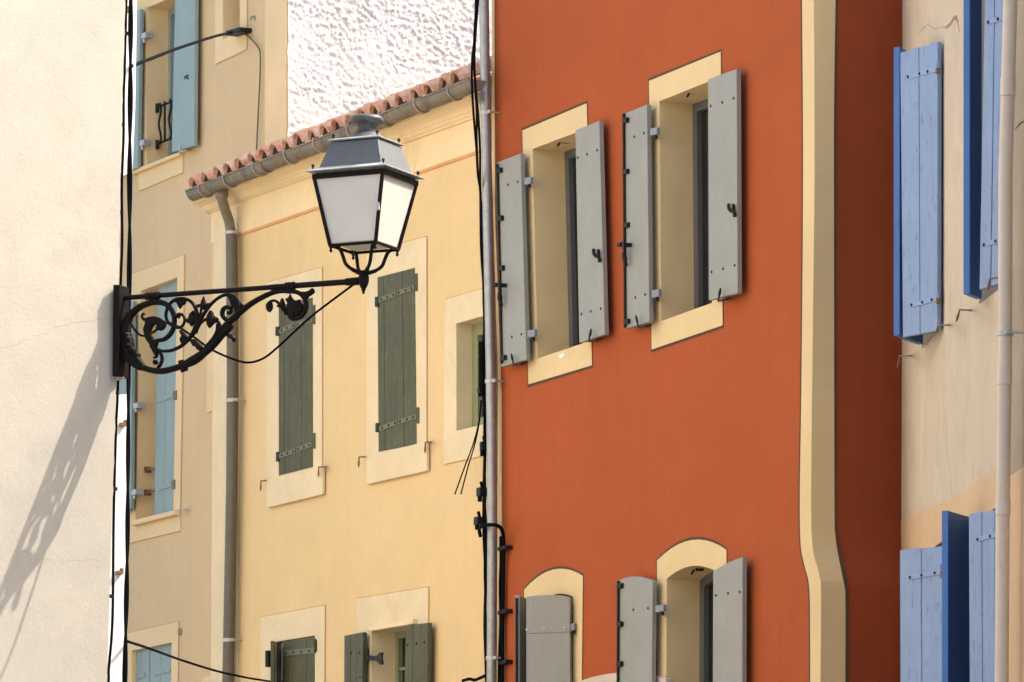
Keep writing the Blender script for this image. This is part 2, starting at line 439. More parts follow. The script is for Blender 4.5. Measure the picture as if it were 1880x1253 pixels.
# cream corner band, one leg on each face, with brown outlines
def interp(tab, y):
    if y <= tab[0][1]: return tab[0][0]
    for p, q in zip(tab[:-1], tab[1:]):
        if y <= q[1]: return p[0] + (q[0] - p[0]) * (y - p[1]) / (q[1] - p[1])
    return tab[-1][0]
left_tab = [(1472.5, 0), (1474.5, 320), (1471.5, 700), (1468.5, 900), (1470, 1000), (1477.5, 1041), (1486.5, 1090), (1487.5, 1253)]
right_tab = [(1534, 0), (1531.5, 175), (1531, 320), (1532, 900), (1533.5, 980), (1540, 1025), (1549, 1070), (1552, 1100), (1552, 1253)]
ridge_tab = ridge_px
left_tab = [tuple(v[:2]) for v in spline([(x, y, 0) for x, y in left_tab], 6)]; right_tab = [tuple(v[:2]) for v in spline([(x, y, 0) for x, y in right_tab], 6)]
ys = [-700] + list(range(0, 900, 60)) + list(range(900, 1140, 8)) + [1180, 1253, 1900]
band = MB(); ln = MB(); sm = MB()
rows = []
for y in ys:
    R = FO.pt(interp(ridge_tab, y), y)
    Lq = FO.pt(interp(left_tab, y), y, .007); Lo = FO.pt(interp(left_tab, y) - 2.6, y, .004)
    Fs = Plane(R, -FO.n)
    Rf = Fs.pt(interp(right_tab, y), y, .007); Ro = Fs.pt(interp(right_tab, y) + (6.5 if y > 1000 else 4.5), y, .004)
    rows.append((Lo, Lq, R + (FO.n + Fs.n) * .007, Rf, Ro, Lq - FO.n * .01, Rf - Fs.n * .01))
for p, q in zip(rows[:-1], rows[1:]):
    band.quad(p[5], p[1], q[1], q[5]); band.quad(p[1], p[2], q[2], q[1]); band.quad(p[2], p[3], q[3], q[2]); band.quad(p[3], p[6], q[6], q[3])
    o1 = p[1] - FO.n * .003; o2 = q[1] - FO.n * .003; ln.quad(p[0], o1, o2, q[0])
    s1 = p[3] - FS.n * .003; s2 = q[3] - FS.n * .003; ln.quad(s1, p[4], q[4], s2)
cbnd = part('corner_band', band, M['cream'], orange)
part('painted_line', ln, M['line'], cbnd)
eb = MB(); eb.sheet(FO, [FO.uv(902.5, -60, .004), FO.uv(907.5, -60, .004), FO.uv(909, 400, .004), FO.uv(921, 720, .004), FO.uv(922, 1253, .004), FO.uv(925, 1600, .004), FO.uv(917, 1600, .004), FO.uv(912, 1253, .004), FO.uv(914, 690, .004), FO.uv(903, 300, .004)], [], .004)
part('edge_stripe', eb, M['bcream'], orange)
# ---- shutters of the orange house
def o_leaf(poly, label=None, vf=.085, th=.036): 
    mb = MB(); mb.slabpx(FO, poly, vf, vf - th); return part('shutter', mb, M['gshut'], orange, .004, label)
def bolts(sh, F, pts, vf, r=.010):
    for p in pts:
        k = MB(); k.bolt(F, p[0], p[1], vf, r, .005); part('bolt', k, M['black'], sh)
def hinge_block(sh, F, x0, y0, x1, y1, vf):
    mb = MB(); h = (y1 - y0)
    mb.slabpx(F, [(x0, y0 + 2), (x1, y0), (x1, y0 + h * .62), (x0, y0 + h * .66 + 2)], vf - .004, vf - .028)
    a = part('hinge', mb, M['clip'], sh, .003)
    mb = MB(); cx_ = x1 - 2.2
    mb.tube([F.pt(cx_, y0 + h * .55, vf - .016), F.pt(cx_, y1, vf - .016)], .012, 8); mb.tube([F.pt(cx_, y1 - 2.5, vf - .016), F.pt(cx_, y1 - 2.5, -.01)], .010, 6)
    part('hinge_pin', mb, M['black'], sh)
def lock_bar(sh, F, x0, y0, x1, y1, yh, vf):
    mb = MB(); mb.tube([F.pt(x0, y0, vf + .010), F.pt(x1, y1, vf + .010)], .010, 6)
    for f in (.03, .27, .52, .97):
        x, y = lerp((x0, y0), (x1, y1), f); mb.slabpx(F, [(x - 3, y - 4), (x + 4.5, y - 5), (x + 4.5, y + 4), (x - 3, y + 5)], vf + .024, vf)
    x = x0 + (x1 - x0) * (yh - y0) / (y1 - y0)
    mb.box(F.pt(x - .5, yh, vf + .05), (F.t, F.n, UP), (.022, .045, .012)); mb.box(F.pt(x - 1, yh, vf + .095), (F.t, F.n, UP), (.012, .008, .030))
    mb.tube([F.pt(x, yh + 10, vf + .03), F.pt(x - 1, yh + 16, vf + .04), F.pt(x, yh + 24, vf + .045), F.pt(x + 1, yh + 32, vf + .04), F.pt(x + 2, yh + 38, vf + .03)], [.008, .014, .02, .014, .018], 8)
    part('lock_bar', mb, M['black'], sh)
def latch(sh, F, x, y, vf):
    mb = MB(); v = vf + .018
    P = lambda a, b, c=0: F.pt(x + a, y + b, v + c)
    mb.tube(spline([P(-5, -13), P(-5.5, -6), P(-3, -1), P(2, 0), P(4, -5), P(3.5, -11, .01)], 4), .011, 6)
    mb.tube(spline([P(2, 0), P(5, 5), P(6, 11)], 4), [.010] * 5 + [.014] * 4, 6); mb.tube([P(0, 0, -.02), P(0, 0, .004)], .016, 8)
    part('latch', mb, M['black'], sh)
s = o_leaf([(912.5, 298.5), (955.3, 281.8), (966, 661), (920, 674)], 'narrow grey shutter pressed against the zinc downpipe')
bolts(s, FO, [(933, 339.6), (950.7, 334), (939.8, 619), (957.6, 614)], .085)
hinge_block(s, FO, 962, 325, 974, 345, .085); hinge_block(s, FO, 968, 605, 981, 626, .085)
lock_bar(s, FO, 913, 302, 921, 668, 524, .085); stay(s, FO, [(957, 669), (943, 669.5), (938.5, 650)], .09)
s = o_leaf([(1056, 239.6), (1099.8, 221.8), (1110, 614.7), (1063.3, 630)])
bolts(s, FO, [(1061, 290), (1078, 283.6), (1096.4, 276), (1067.6, 577), (1085, 572), (1103, 567)], .085); latch(s, FO, 1095, 470, .085)
stay(s, FO, [(1095, 625.5), (1081, 627), (1085.5, 604)], .09)
s = o_leaf([(1145, 209.5), (1187.5, 192), (1191.8, 592), (1147, 604)])
bolts(s, FO, [(1164.8, 251.7), (1182, 244.8), (1166.5, 546.5), (1184.6, 541)], .085)
hinge_block(s, FO, 1193, 234, 1206, 255, .085); hinge_block(s, FO, 1196, 531, 1209, 553, .085)
lock_bar(s, FO, 1145, 209, 1147.5, 602, 450, .085); stay(s, FO, [(1186, 600), (1172, 600.5), (1167.5, 580)], .09)
s = o_leaf([(1299.5, 145.6), (1352, 126.7), (1354, 538.8), (1301, 552)])
bolts(s, FO, [(1305, 195), (1326, 188.5), (1347, 180.7), (1306.7, 499.7), (1327.7, 494), (1349, 487.6)], .085); latch(s, FO, 1343, 387, .085)
stay(s, FO, [(1334, 550), (1318.5, 553), (1323, 529)], .09)
s = o_leaf(arc_px((1134, 1066.5), (1172, 1059), (1202 - 4, 1067)) + [(1195, 1380), (1133, 1392)])
bolts(s, FO, [(1163, 1120), (1190, 1117)], .085); hinge_block(s, FO, 1203, 1110, 1218, 1130, .085); lock_bar(s, FO, 1135, 1067, 1134, 1360, 1300, .085)
s = o_leaf([(1309, 1048.5), (1322, 1041), (1336, 1033.5), (1350, 1027.5), (1363, 1023), (1362, 1350), (1308, 1366)])
bolts(s, FO, [(1314.7, 1093.5), (1336.8, 1090), (1358, 1087)], .085)
# pair ajar on the arched window beside the pipe
hz = FO.pt(1052, 1150, .03); th = math.radians(41)
d = -FO.t * math.cos(th) + FO.n * math.sin(th); F3 = Plane(hz, -d)
mb = MB(); mb.slabpx(F3, [(966, 1096), (985, 1093.7), (1008, 1092.6), (1030, 1093.5), (1046, 1096.5), (1047, 1370), (966, 1375)], .018, -.018)
s = part('shutter', mb, M['gshut'], orange, .004, 'arched grey shutter standing ajar with its strap hinge showing')
strap(s, F3, (966, 1156.5), (1046, 1153), 14, .018, M['gshut'], (.02, .42, .88), M['galv'])
hinge_block(s, F3, 1045, 1144, 1055, 1165, .02)
h3 = FO.pt(981, 1150, .03); th = math.radians(49); d = FO.t * math.cos(th) + FO.n * math.sin(th); F3b = Plane(h3, d)
mb = MB(); zt3 = FO.pt(981, 1108)[2]; tp = FO.pt(948, 1095, .25)[2]
mb.slab(F3b, [(0, zt3 - .02), (.1, zt3 + .01), (.2, zt3 + .012), (.325, tp), (.325, 4.2), (0, 4.2)], .018, -.018)
s = part('shutter', mb, M['gshut'], orange, .004, 'grey shutter standing open, seen on its edge')
e = MB(); e.tube([F3b.w(.325 + .012, 4.2, 0), F3b.w(.325 + .012, tp - .02, 0)], .010, 6); part('lock_bar', e, M['black'], s)
# hooks under the lintels, tag on the sill
for win, (x, y) in ((W1, (1033, 262)), (W2, (1271, 171)), (W4, (1279, 1047))):
    mb = MB(); c = FO.pt(x, y, -.08); mb.tube([c + UP * .05, c, c - FO.n * .05 + UP * .005], .010, 6); mb.tube([c + FO.n * .04 - UP * .03, c + FO.n * .02], .008, 6)
    part('lintel_hook', mb, M['black'], win)
mb = MB(); mb.slabpx(FO, [(1026, 652), (1036, 648), (1035.5, 653), (1033, 657), (1028, 658)], .012, .006); part('sill_tag', mb, M['whitep'], W1)
# stone arch over the door between the lower windows
mb = MB(); mb.slabpx(FO, arc_px((1060, 1252), (1150, 1235), (1222, 1246), 14) + [(1222, 1262), (1150, 1256), (1100, 1262), (1062, 1275)], .03, -.02)
part('door_arch', mb, M['stone'], orange, .006)

# ================================================================== YELLOW HOUSE
yellow = thing('townhouse', 'pale yellow house with olive green shutters under a tiled eave', 'house', gl(FY, FY.uv(650, 700)[0]), 'houses along the street')
yh = []
yl = FY.uv(389, 700)[0]; yr = FY.uv(897, 700)[0]
ztop = FY.uv(640, 262)[1]
def zline(a, b, v=0):
    """a line across the facade through two pixels: returns z(u)"""
    (u0, z0), (u1, z1) = FY.uv(*a, v), FY.uv(*b, v); return lambda u: z0 + (z1 - z0) * (u - u0) / (u1 - u0)
zl_line = zline((531.5, 399), (870, 281)); zl_mold = zline((381, 392), (867, 217)); zl_gut = zline((359, 367), (850.7, 174), .14)
def y_surround(outer_px, open_px, depth, label, **kw):
    w, h = surround(yellow, FY, outer_px, open_px, depth, M['ystone'], .010, label=label, **kw); yh.append(h); return w
YA = y_surround([(490, 519), (590.6, 491), (590.6, 860), (489, 886)], [(511.7, 562), (573.5, 546.5), (574, 857.5), (511.7, 873.5)], .12, 'tall closed window behind the lamp bracket')
YB = y_surround([(673, 463), (782.4, 435), (782.4, 813), (672.5, 843)], [(692.8, 509.7), (761, 492), (764.5, 815.7), (695, 830)], .12, 'tall closed window below the lantern')
YC = y_surround([(817, 550.6), (893, 528), (893, 784), (815, 801)], [(837.6, 594.6), (888, 580), (889, 779), (838, 791.5)], .13, 'small unshuttered window beside the cables', frame=M['gframe'], frame_w=.09, mullion=False)
YD = y_surround([(479, 1133.5), (596, 1111.7), (594, 1420), (478, 1445)], [(498, 1180), (578, 1166.8), (578, 1390), (498, 1410)], .04, 'lower window with one olive shutter swung out')
gl_ = MB(); gl_.slab(FY, yh[-1], -.035, -.045); part('pane', gl_, M['glass'], YD)
YE = y_surround([(655.4, 1099.7), (785.7, 1078.5), (784, 1390), (655, 1415)], [(682, 1159.6), (757.8, 1146), (757.8, 1370), (682, 1385)], .20, 'lower window with its olive shutters folded back', frame=M['gframe'], bars=(.45, .72))
mb = MB(); mb.slabpx(FY, [(676.6, 1151.6), (757.8, 1137), (757.8, 1145.7), (676.6, 1159.6)], .045, .006); part('lintel', mb, M['ycorn'], YE, .004)
for win, q, lbl in ((YA, [(488.5, 880), (591.5, 857.5), (591.5, 908), (490, 933)], None), (YB, [(671, 840), (783, 810), (783, 865), (672.5, 890)], None), (YC, [(814, 799), (893, 781), (893, 836), (814, 853)], None)):
    mb = MB(); mb.slabpx(FY, q, .035 if win is not YC else .014, .008); part('sill', mb, M['ystone'], win, .006)
outer = [(yl, 0), (yr, 0), (yr, zl_gut(yr) - .02), (yl, zl_gut(yl) - .02)]
wall = MB(); wall.sheet(FY, outer, yh, 0); zt2 = zl_gut(yl) - .02
for (ua, ub) in ((yl, yl), (yr, yr)):
    za = zl_gut(ua) - .02; wall.quad(FY.w(ua, 0), FY.w(ua, za), FY.w(ua, za + 1.5, -5), FY.w(ua, 0, -5))
wall.quad(FY.w(yl, 0, -5), FY.w(yr, 0, -5), FY.w(yr, zl_gut(yr) + 1.5, -5), FY.w(yl, zl_gut(yl) + 1.5, -5))
part('wall', wall, M['yellow'], yellow)
# paler frieze above the orange line, moulded cornice, pale end pilaster
fz = MB(); n = 12
def strip(mb, z0f, z1f, v, ua, ub):
    mb.slab(FY, [(ua, z0f(ua)), (ub, z0f(ub)), (ub, z1f(ub)), (ua, z1f(ua))], v, -.01)
strip(fz, zl_line, zl_mold, .008, yl, yr); part('frieze', fz, M['ycorn'], yellow)
ol = MB(); strip(ol, lambda u: zl_line(u) - .018, lambda u: zl_line(u) + .004, .012, FY.uv(437, 430)[0], yr); part('painted_line', ol, M['yline'], yellow)
cn = MB(); gA, gB = zl_gut(yl) - zl_mold(yl), zl_gut(yr) - zl_mold(yr)
prof = [(.0, -.035), (.03, -.035), (.035, -.01), (.055, .01), (.06, .05), (.07, .055), (.075, .11), (.10, .15), (.15, .20), (.155, .235), (.17, .24), (.17, .30), (.0, .30)]
ra = [FY.w(yl - .03, zl_mold(yl) + b * gA / .28, a) for a, b in prof]; rb = [FY.w(yr, zl_mold(yr) + b * gB / .28, a) for a, b in prof]
m_ = len(prof); cn.add(ra + rb, [(i, (i + 1) % m_, m_ + (i + 1) % m_, m_ + i) for i in range(m_)] + [tuple(range(m_)), tuple(range(m_, 2 * m_))])
part('cornice', cn, M['ycorn'], yellow, .004)
pl = MB(); pl.slabpx(FY, [(393, 396), (436, 380), (434, 1253), (432, 1700), (384, 1700), (386.5, 1253)], .016, -.01); part('pilaster', pl, M['ystone'], yellow, .004, 'pale painted band at the left end of the yellow house')
# ---- tiled roof: rows of half-round tiles running up the slope
slope = (-FY.n + UP * .425).normalized(); EAVE = .24
def half_tile(mb, base, ax, length, r0, r1, thick=.013, seg=8, up=None):
    side = FY.t; nrm = side.cross(ax); nrm = nrm if nrm.z > 0 else -nrm
    O = []; I = []
    for end, r in ((0, r0), (length, r1)):
        o = []; i_ = []
        for k in range(seg + 1):
            a = math.pi * k / seg
            dv = side * -math.cos(a) + nrm * math.sin(a) * 1.05
            o.append(base + ax * end + dv * r); i_.append(base + ax * end + dv * (r - thick))
        O.append(o); I.append(i_)
    vs = O[0] + O[1] + I[0] + I[1]; s1 = seg + 1
    fs = [(k, k + 1, s1 + k + 1, s1 + k) for k in range(seg)] + [(2 * s1 + k + 1, 2 * s1 + k, 3 * s1 + k, 3 * s1 + k + 1) for k in range(seg)]
    fs += [(k + 1, k, 2 * s1 + k, 2 * s1 + k + 1) for k in range(seg)] + [(s1 + k, s1 + k + 1, 3 * s1 + k + 1, 3 * s1 + k) for k in range(seg)]
    mb.add(vs, fs, True)
zg = lambda u: zline((345, 352), (867, 146), .24)(u)
plugs = []; rf = MB(); u0 = FY.uv(350, 345, .24)[0]; u1 = yr - .0; nt = 21
for c in range(nt + 1):
    u = u0 + .07 + (u1 - u0 - .12) * c / nt; j = random.uniform(-.012, .012)
    for r in range(9):
        b = FY.w(u + j + random.uniform(-.008, .008), zg(u) + .012, EAVE + random.uniform(-.012, .012) * (r == 0)) + UP * .012 + slope * (r * .40) + UP * (.012 * r % .02 + random.uniform(0, .006))
        if r == 0: pg_ = MB(); pg_.add([b + slope * .022 + (FY.t * -math.cos(math.pi * k / 8) + UP * math.sin(math.pi * k / 8)) * .072 for k in range(9)] + [b + slope * .022 - UP * .03 + FY.t * .072, b + slope * .022 - UP * .03 - FY.t * .072], [tuple(range(11))]); plugs.append(pg_)
        half_tile(rf, b, (slope + UP * -.012 + FY.t * random.uniform(-.015, .015)).normalized(), .46, .080 * random.uniform(.93, 1.07), .066, .015)
a, b = FY.w(u0, zg(u0) - .012, EAVE - .03), FY.w(u1, zg(u1) - .012, EAVE - .03)
rf.prism([a, b, b + slope * 4.2, a + slope * 4.2], UP * -.05)
roof_y = part('roof', rf, M['tile'], yellow)
for p_ in plugs: part('mouth_shade', p_, M['dark'], roof_y)  # dark sheets just inside the tile mouths, painting the shade in there
# ---- olive shutters, closed pairs
def y_leaf(q, n, vf=.006, th=.03, label=None):
    mb = MB(); boards(mb, FY, q, n, vf, vf - th); return part('shutter', mb, M['green'], yellow, .002, label)
def pair(TL, TM, TR, BL, BM, BR, st, kn, vf=.014):
    a = y_leaf([TL, TM, BM, BL], 3, vf); b = y_leaf([TM, TR, BR, BM], 3, vf)
    for (l0, l1, r0, r1) in st:
        strap(a, FY, l0, l1, 9, vf, M['strapg'], (.2, .55, .9)); strap(b, FY, r0, r1, 9, vf, M['strapg'], (.1, .5, .85))
    for i, (x0, y0, x1, y1) in enumerate(kn):
        mb = MB(); mb.slabpx(FY, [(x0, y0), (x1, y0), (x1, y1), (x0, y1)], .024 if i < 2 else .020, .0)
        part('hinge', mb, M['black'] if i < 2 else M['green'], a if i < 2 else b, .006)
pair((511.7, 562), (541, 554.5), (573.5, 546.5), (511.7, 873.5), (543, 865.7), (574, 857.5),
     [((511.7, 609.7), (540, 597), (543.5, 597), (572, 587)), ((511.7, 838), (541, 828), (544.5, 826), (572, 816))],
     [(505, 600, 511.5, 617), (506, 830, 511.5, 848), (573.5, 560, 577, 596), (574, 795, 577.5, 824)])
pair((692.8, 509.7), (727, 501), (761, 492), (695, 830), (730.5, 823), (764.5, 815.7),
     [((693.5, 552), (726, 540.5), (729.5, 538.5), (760, 528)), ((695, 788), (728.5, 776), (731.5, 775), (763, 765))],
     [(687.5, 545, 694, 564), (688.5, 777, 695, 794), (761, 502, 765, 535), (764, 748, 768, 778)])
# lower pairs
s = y_leaf([(519.7, 1173.4), (577, 1166.8), (575, 1390), (518, 1400)], 4, .0)
strap(s, FY, (521, 1200), (576, 1194.5), 11, .0, M['strapg'], (.08, .32, .58, .85)); mb = MB(); mb.slabpx(FY, [(577, 1172), (580, 1176), (580, 1195), (577, 1200)], .02, 0); part('hinge', mb, M['black'], s, .004)
hq = FY.pt(502, 1180, .0); dd = (FY.n * .44 + FY.t * .90).normalized(); Fq = Plane(hq, dd)
zq = FY.pt(498, 1174, .2)[2]
mb = MB(); mb.slab(Fq, [(.02, zq - .02), (.30, zq), (.30, 3.6), (.02, 3.6)], .016, -.016); s = part('shutter', mb, M['green'], yellow, .003, 'olive shutter swung out and seen on its edge')
mb = MB(); mb.tube([FY.pt(492, 1195, .06), FY.pt(492, 1225, .06)], .022, 8); part('hinge', mb, M['black'], s)
mb = MB(); boards(mb, FY, [(632, 1167.5), (666, 1161), (664, 1380), (631, 1390)], 3, .075, .04); s = part('shutter', mb, M['green'], yellow, .003)
bolts(s, FY, [(644.7, 1198.9), (659.4, 1198.6), (661, 1244)], .075, .009)
mb = MB(); mb.slabpx(FY, [(672, 1203), (690, 1205), (697, 1198), (701.5, 1198), (700, 1209), (702, 1220), (697, 1221), (690, 1213), (672, 1213)], .055, .040)
mb.tube([FY.pt(675, 1192, .05), FY.pt(675, 1216, .05)], .012, 8); mb.tube([FY.pt(676, 1208, .05), FY.pt(678, 1208, .0)], .012, 6); part('hinge_plate', mb, M['black'], s, .003)
mb = MB(); boards(mb, FY, [(744.5, 1149.5), (785.7, 1143.6), (783, 1360), (741, 1370)], 3, .075, .04); s = part('shutter', mb, M['green'], yellow, .003)
bolts(s, FY, [(748.5, 1185), (764.4, 1182), (779, 1179.5)], .075, .009)
# wall hooks
for win, pts in ((YA, [(487, 883), (479, 883.5), (478.5, 902)]), (YA, [(598, 857.5), (585, 858), (584.5, 876)]), (YB, [(669, 839), (659, 839.5), (658.5, 858)]), (YB, [(791, 812), (781, 812.5), (780, 832)])):
    stay(win, FY, pts, .03, M['rust'], .006, 'shutter_hook')
# ================================================================== BEIGE HOUSE
beige = thing('townhouse', 'tall beige house with pale aqua shutters and a white roughcast flank above the tiled roof', 'house', gl(FB, FB.uv(360, 700)[0]), 'houses along the street')
bh = []
def b_surround(outer_px, open_px, depth, label, mat=None, **kw):
    w, h = surround(beige, FB, outer_px, open_px, depth, mat or M['bcream'], .010, label=label, **kw); bh.append(h); return w
BA = b_surround([(243, -40), (350, -85), (335, 282), (244, 316)], [(269, 15), (342, -16), (336, 281), (269, 305)], .20, 'top window with wavy iron rail and aqua shutters', frame=M['aqua'])
BB = b_surround([(233, 507), (338, 468), (330, 946), (233, 973)], [(258.7, 534.5), (325.5, 509.5), (318, 941), (249, 955)], .22, 'middle window with one aqua shutter closed', frame=M['aqua'])
BC = b_surround([(233, 1163), (327, 1142), (325, 1400), (233, 1420)], [(242, 1195), (315, 1180), (312, 1380), (242, 1390)], .14, 'lowest window with both aqua shutters closed')
BD = b_surround([(394, -60), (453, -82), (452.6, 90.5), (395, 118)], [(409, -30), (440, -42), (440, 54), (409, 73)], .30, 'narrow slit window under the overhead cable', mat=M['bcream'])
mb = MB(); mb.slabpx(FB, [(409, -30), (440, -42), (440, 54), (409, 73)], -.24, -.3); part('blocked_opening', mb, M['taupe'], BD)
for win, q in ((BA, [(253, 314), (335, 281), (335, 317), (255, 351)]), (BB, [(234, 971), (330, 944), (330, 975), (234, 998)])):
    mb = MB(); mb.slabpx(FB, q, .014, .0); part('apron', mb, M['bcream'], win)
mb = MB(); mb.slabpx(FB, [(238, 957), (319, 937), (320, 946), (240, 966)], .06, .0); part('sill', mb, M['bcream'], BB, .006)
mb = MB(); mb.slabpx(FB, [(240, 314), (328, 279), (328, 286), (240, 322)], .05, .0); part('sill', mb, M['bcream'], BA, .006)
uA = FB.uv(-1300, 700)[0]; uB = FB.uv(527, 120)[0]; ZB = 14.5
wall = MB(); wall.sheet(FB, [(uA, 0), (uB, 0), (uB, ZB), (uA, ZB)], bh, 0)
q0, q1 = FB.w(uA, 0), FB.w(uB, 0); q2 = FST.w(4.6, 0, -.03); q3 = FB.w(uA, 0, -7); T = UP * ZB
wall.quad(q0, q3, q3 + T, q0 + T); wall.quad(q3, q2, q2 + T, q3 + T); wall.add([q0 + T, q1 + T, q2 + T, q3 + T], [(0, 1, 2, 3)])
wall.quad(q1, q2, q2 + T, q1 + T)
part('wall', wall, M['beige'], beige)
# plain band on the corner, thickened edge where the roughcast starts
cb_ = MB(); cb_.slab(FB, [(FB.uv(489, 90)[0], 0), (uB + .004, 0), (uB + .004, ZB), (FB.uv(489, 90)[0], ZB)], .014, -.01); part('corner_band', cb_, M['bcream'], beige, .004)
# small cream panels at the right
mb = MB(); mb.slabpx(FB, [(379.5, 560), (420, 548), (420, 742), (379.5, 758)], .014, 0); part('painted_panel', mb, M['bcream'], beige)
mb = MB(); mb.slabpx(FB, [(371, 1246), (420, 1230), (420, 1330), (371, 1340)], .014, 0); part('painted_panel', mb, M['bcream'], beige)
# roughcast: really rough, the sun grazes it
nx, nz = 640, 460; W_, z0, z1 = 4.4, 7.6, 12.4
st = MB(); vs = []
for j in range(nz + 1):
    for i in range(nx + 1):
        u = W_ * i / nx; z = z0 + (z1 - z0) * j / nz
        p = Vector((u, z, 0))
        q_ = Vector((u + z * .3, z * 1.35, 0))
        h = .9 * noise.fractal(q_ * 20, .6, 2.2, 5) + .6 * (.45 - noise.voronoi(q_ * 38)[0][0]) + .4 * (.45 - noise.voronoi(p * 70)[0][0]) + .12 * random.uniform(-1, 1)
        mk = noise.fractal(p * 1.6 + Vector((5, 2, 8)), .8, 2.1, 3); h *= .30 + 1.0 * max(0, min(1, .5 + mk * 1.1))
        h = max(h, -.6) 
        edge = min(1, i / 6.0); 
        vs.append(FST.w(u + .012 * noise.noise(p * 9) , z, .014 + .0110 * h * (.35 + .65 * edge)))
st.add(vs, [(j * (nx + 1) + i, j * (nx + 1) + i + 1, (j + 1) * (nx + 1) + i + 1, (j + 1) * (nx + 1) + i) for j in range(nz) for i in range(nx)], True)
part('roughcast_flank', st, M['stucco'], beige)
# aqua shutters
mb = MB(); mb.slabpx(FB, [(322, -40), (358.5, -55), (356, 268), (315, 280)], .075, .04); s = part('shutter', mb, M['aqua'], beige, .004)
stay(s, FB, [(342, 276.5), (330, 279), (331, 263)], .08, M['galv'])
mb = MB(); mb.slabpx(FB, [(216, 34), (257.5, 17), (252, 308), (214, 323)], .075, .04); s = part('shutter', mb, M['aqua'], beige, .004)
for y in (60, 257): 
    mb = MB(); dx = (60 - y) * .018; mb.slabpx(FB, [(259 + dx, y + 2), (267 + dx, y - 1), (267 + dx, y + 9), (259 + dx, y + 12)], .07, .0); mb.tube([FB.pt(265 + dx, y + 8, .05), FB.pt(265 + dx, y + 19, .05)], .014, 8); part('hinge', mb, M['galv'], s, .003)
mb = MB(); boards(mb, FB, [(289.4, 522.5), (325.3, 510), (317, 940), (283, 946)], 2, -.05, -.085); s = part('shutter', mb, M['aqua'], beige, .003)
strap(s, FB, (289, 736), (317, 725), 9, -.05, M['aqua'], (.2, .5, .85), M['galv']); strap(s, FB, (288, 899), (314, 889), 9, -.05, M['aqua'], (.2, .5, .85), M['galv'])
for y, x in ((718, 318), (882, 315)):
    mb = MB(); mb.slabpx(FB, [(x, y), (x + 5, y - 1), (x + 5, y + 16), (x, y + 17)], .02, -.04); part('hinge', mb, M['bpipe'], s, .003)
for y in (862, 904):
    mb = MB(); a = FB.pt(271, y + 1, -.06); mb.tube([a, FB.pt(284, y - 2, -.05)], .008, 6); mb.box(a, (FB.t, FB.n, UP), (.012, .03, .025)); part('latch', mb, M['rust'], s)
mb = MB(); mb.slabpx(FB, [(212, 566), (243, 553), (240, 935), (211, 946)], .075, .04); s = part('shutter', mb, M['aqua'], beige, .004)
for y, x in ((741, 244), (900, 241)):
    mb = MB(); mb.slabpx(FB, [(x, y), (x + 8, y - 2), (x + 8, y + 8), (x, y + 10)], .07, 0); mb.tube([FB.pt(x + 6, y + 6, .05), FB.pt(x + 6, y + 16, .05)], .014, 8); part('hinge', mb, M['galv'], s, .003)
mb = MB(); boards(mb, FB, [(242.5, 1195), (274, 1188.5), (272, 1380), (242, 1388)], 2, -.03, -.065); s = part('shutter', mb, M['aqua'], beige, .003)
strap(s, FB, (243, 1243.5), (265, 1239), 9, -.03, M['aqua'], (.2, .5, .85), M['galv'])
mb = MB(); boards(mb, FB, [(276, 1188), (315, 1180), (312, 1372), (274.5, 1380)], 2, -.03, -.065); s = part('shutter', mb, M['aqua'], beige, .003)
strap(s, FB, (283, 1237), (313, 1229), 9, -.03, M['aqua'], (.2, .5, .85), M['galv'])
stay(BB, FB, [(341, 936), (328, 937), (329, 951)], .03, M['galv'], .006, 'shutter_hook')
mb = MB(); mb.lathe(FB.pt(332.5, 1160), FB.n, [(.03, -.01), (.03, .02), (.012, .02), (.012, .005)], 12); part('vent_cap', mb, M['taupe'], beige)
# wavy window rail
rl = MB()
for y, x in ((199, 286), (266, 286)):
    rl.slabpx(FB, [(x - 3.5, y - 8), (x + 3.5, y - 9), (x + 3, y + 8), (x - 3, y + 9)], -.07, -.085)
    rl.tube([FB.pt(x, y, -.08), FB.pt(330, y - 18, -.08)], .010, 6)
for i, x in enumerate((293.5, 302.5, 312, 321)):
    y0_, y1_ = 190 - 3.5 * i, 266 - 4.5 * i
    pts = [FB.pt(x + (2.0 * math.sin(k / 8 * 2 * math.pi * 1.5) if i % 2 == 0 else 0), y0_ + (y1_ - y0_) * k / 8, -.06) for k in range(9)]
    rl.tube(spline(pts, 3), .010, 6)
part('window_rail', rl, M['black'], BA)
# dark scrawls on the plaster and the shutter
def scrawl(F, x, y, v, s, seedv, mat, parent, n=7):
    rnd = random.Random(seedv); mb = MB()
    for k in range(2):
        pts = [F.pt(x + rnd.uniform(-1, 1) * s + k * s * .8, y + rnd.uniform(-1, 1) * s * 1.3, v) for i in range(n)]
        mb.tube(spline(pts, 4), .004, 5, flat=(F.n, .2))
    part('scrawl', mb, mat, parent)
scrawl(FB, 463, 34, .002, 4.5, 3, M['taupe'], beige); scrawl(FB, 342, 142, .076, 4, 9, M['black'], beige)

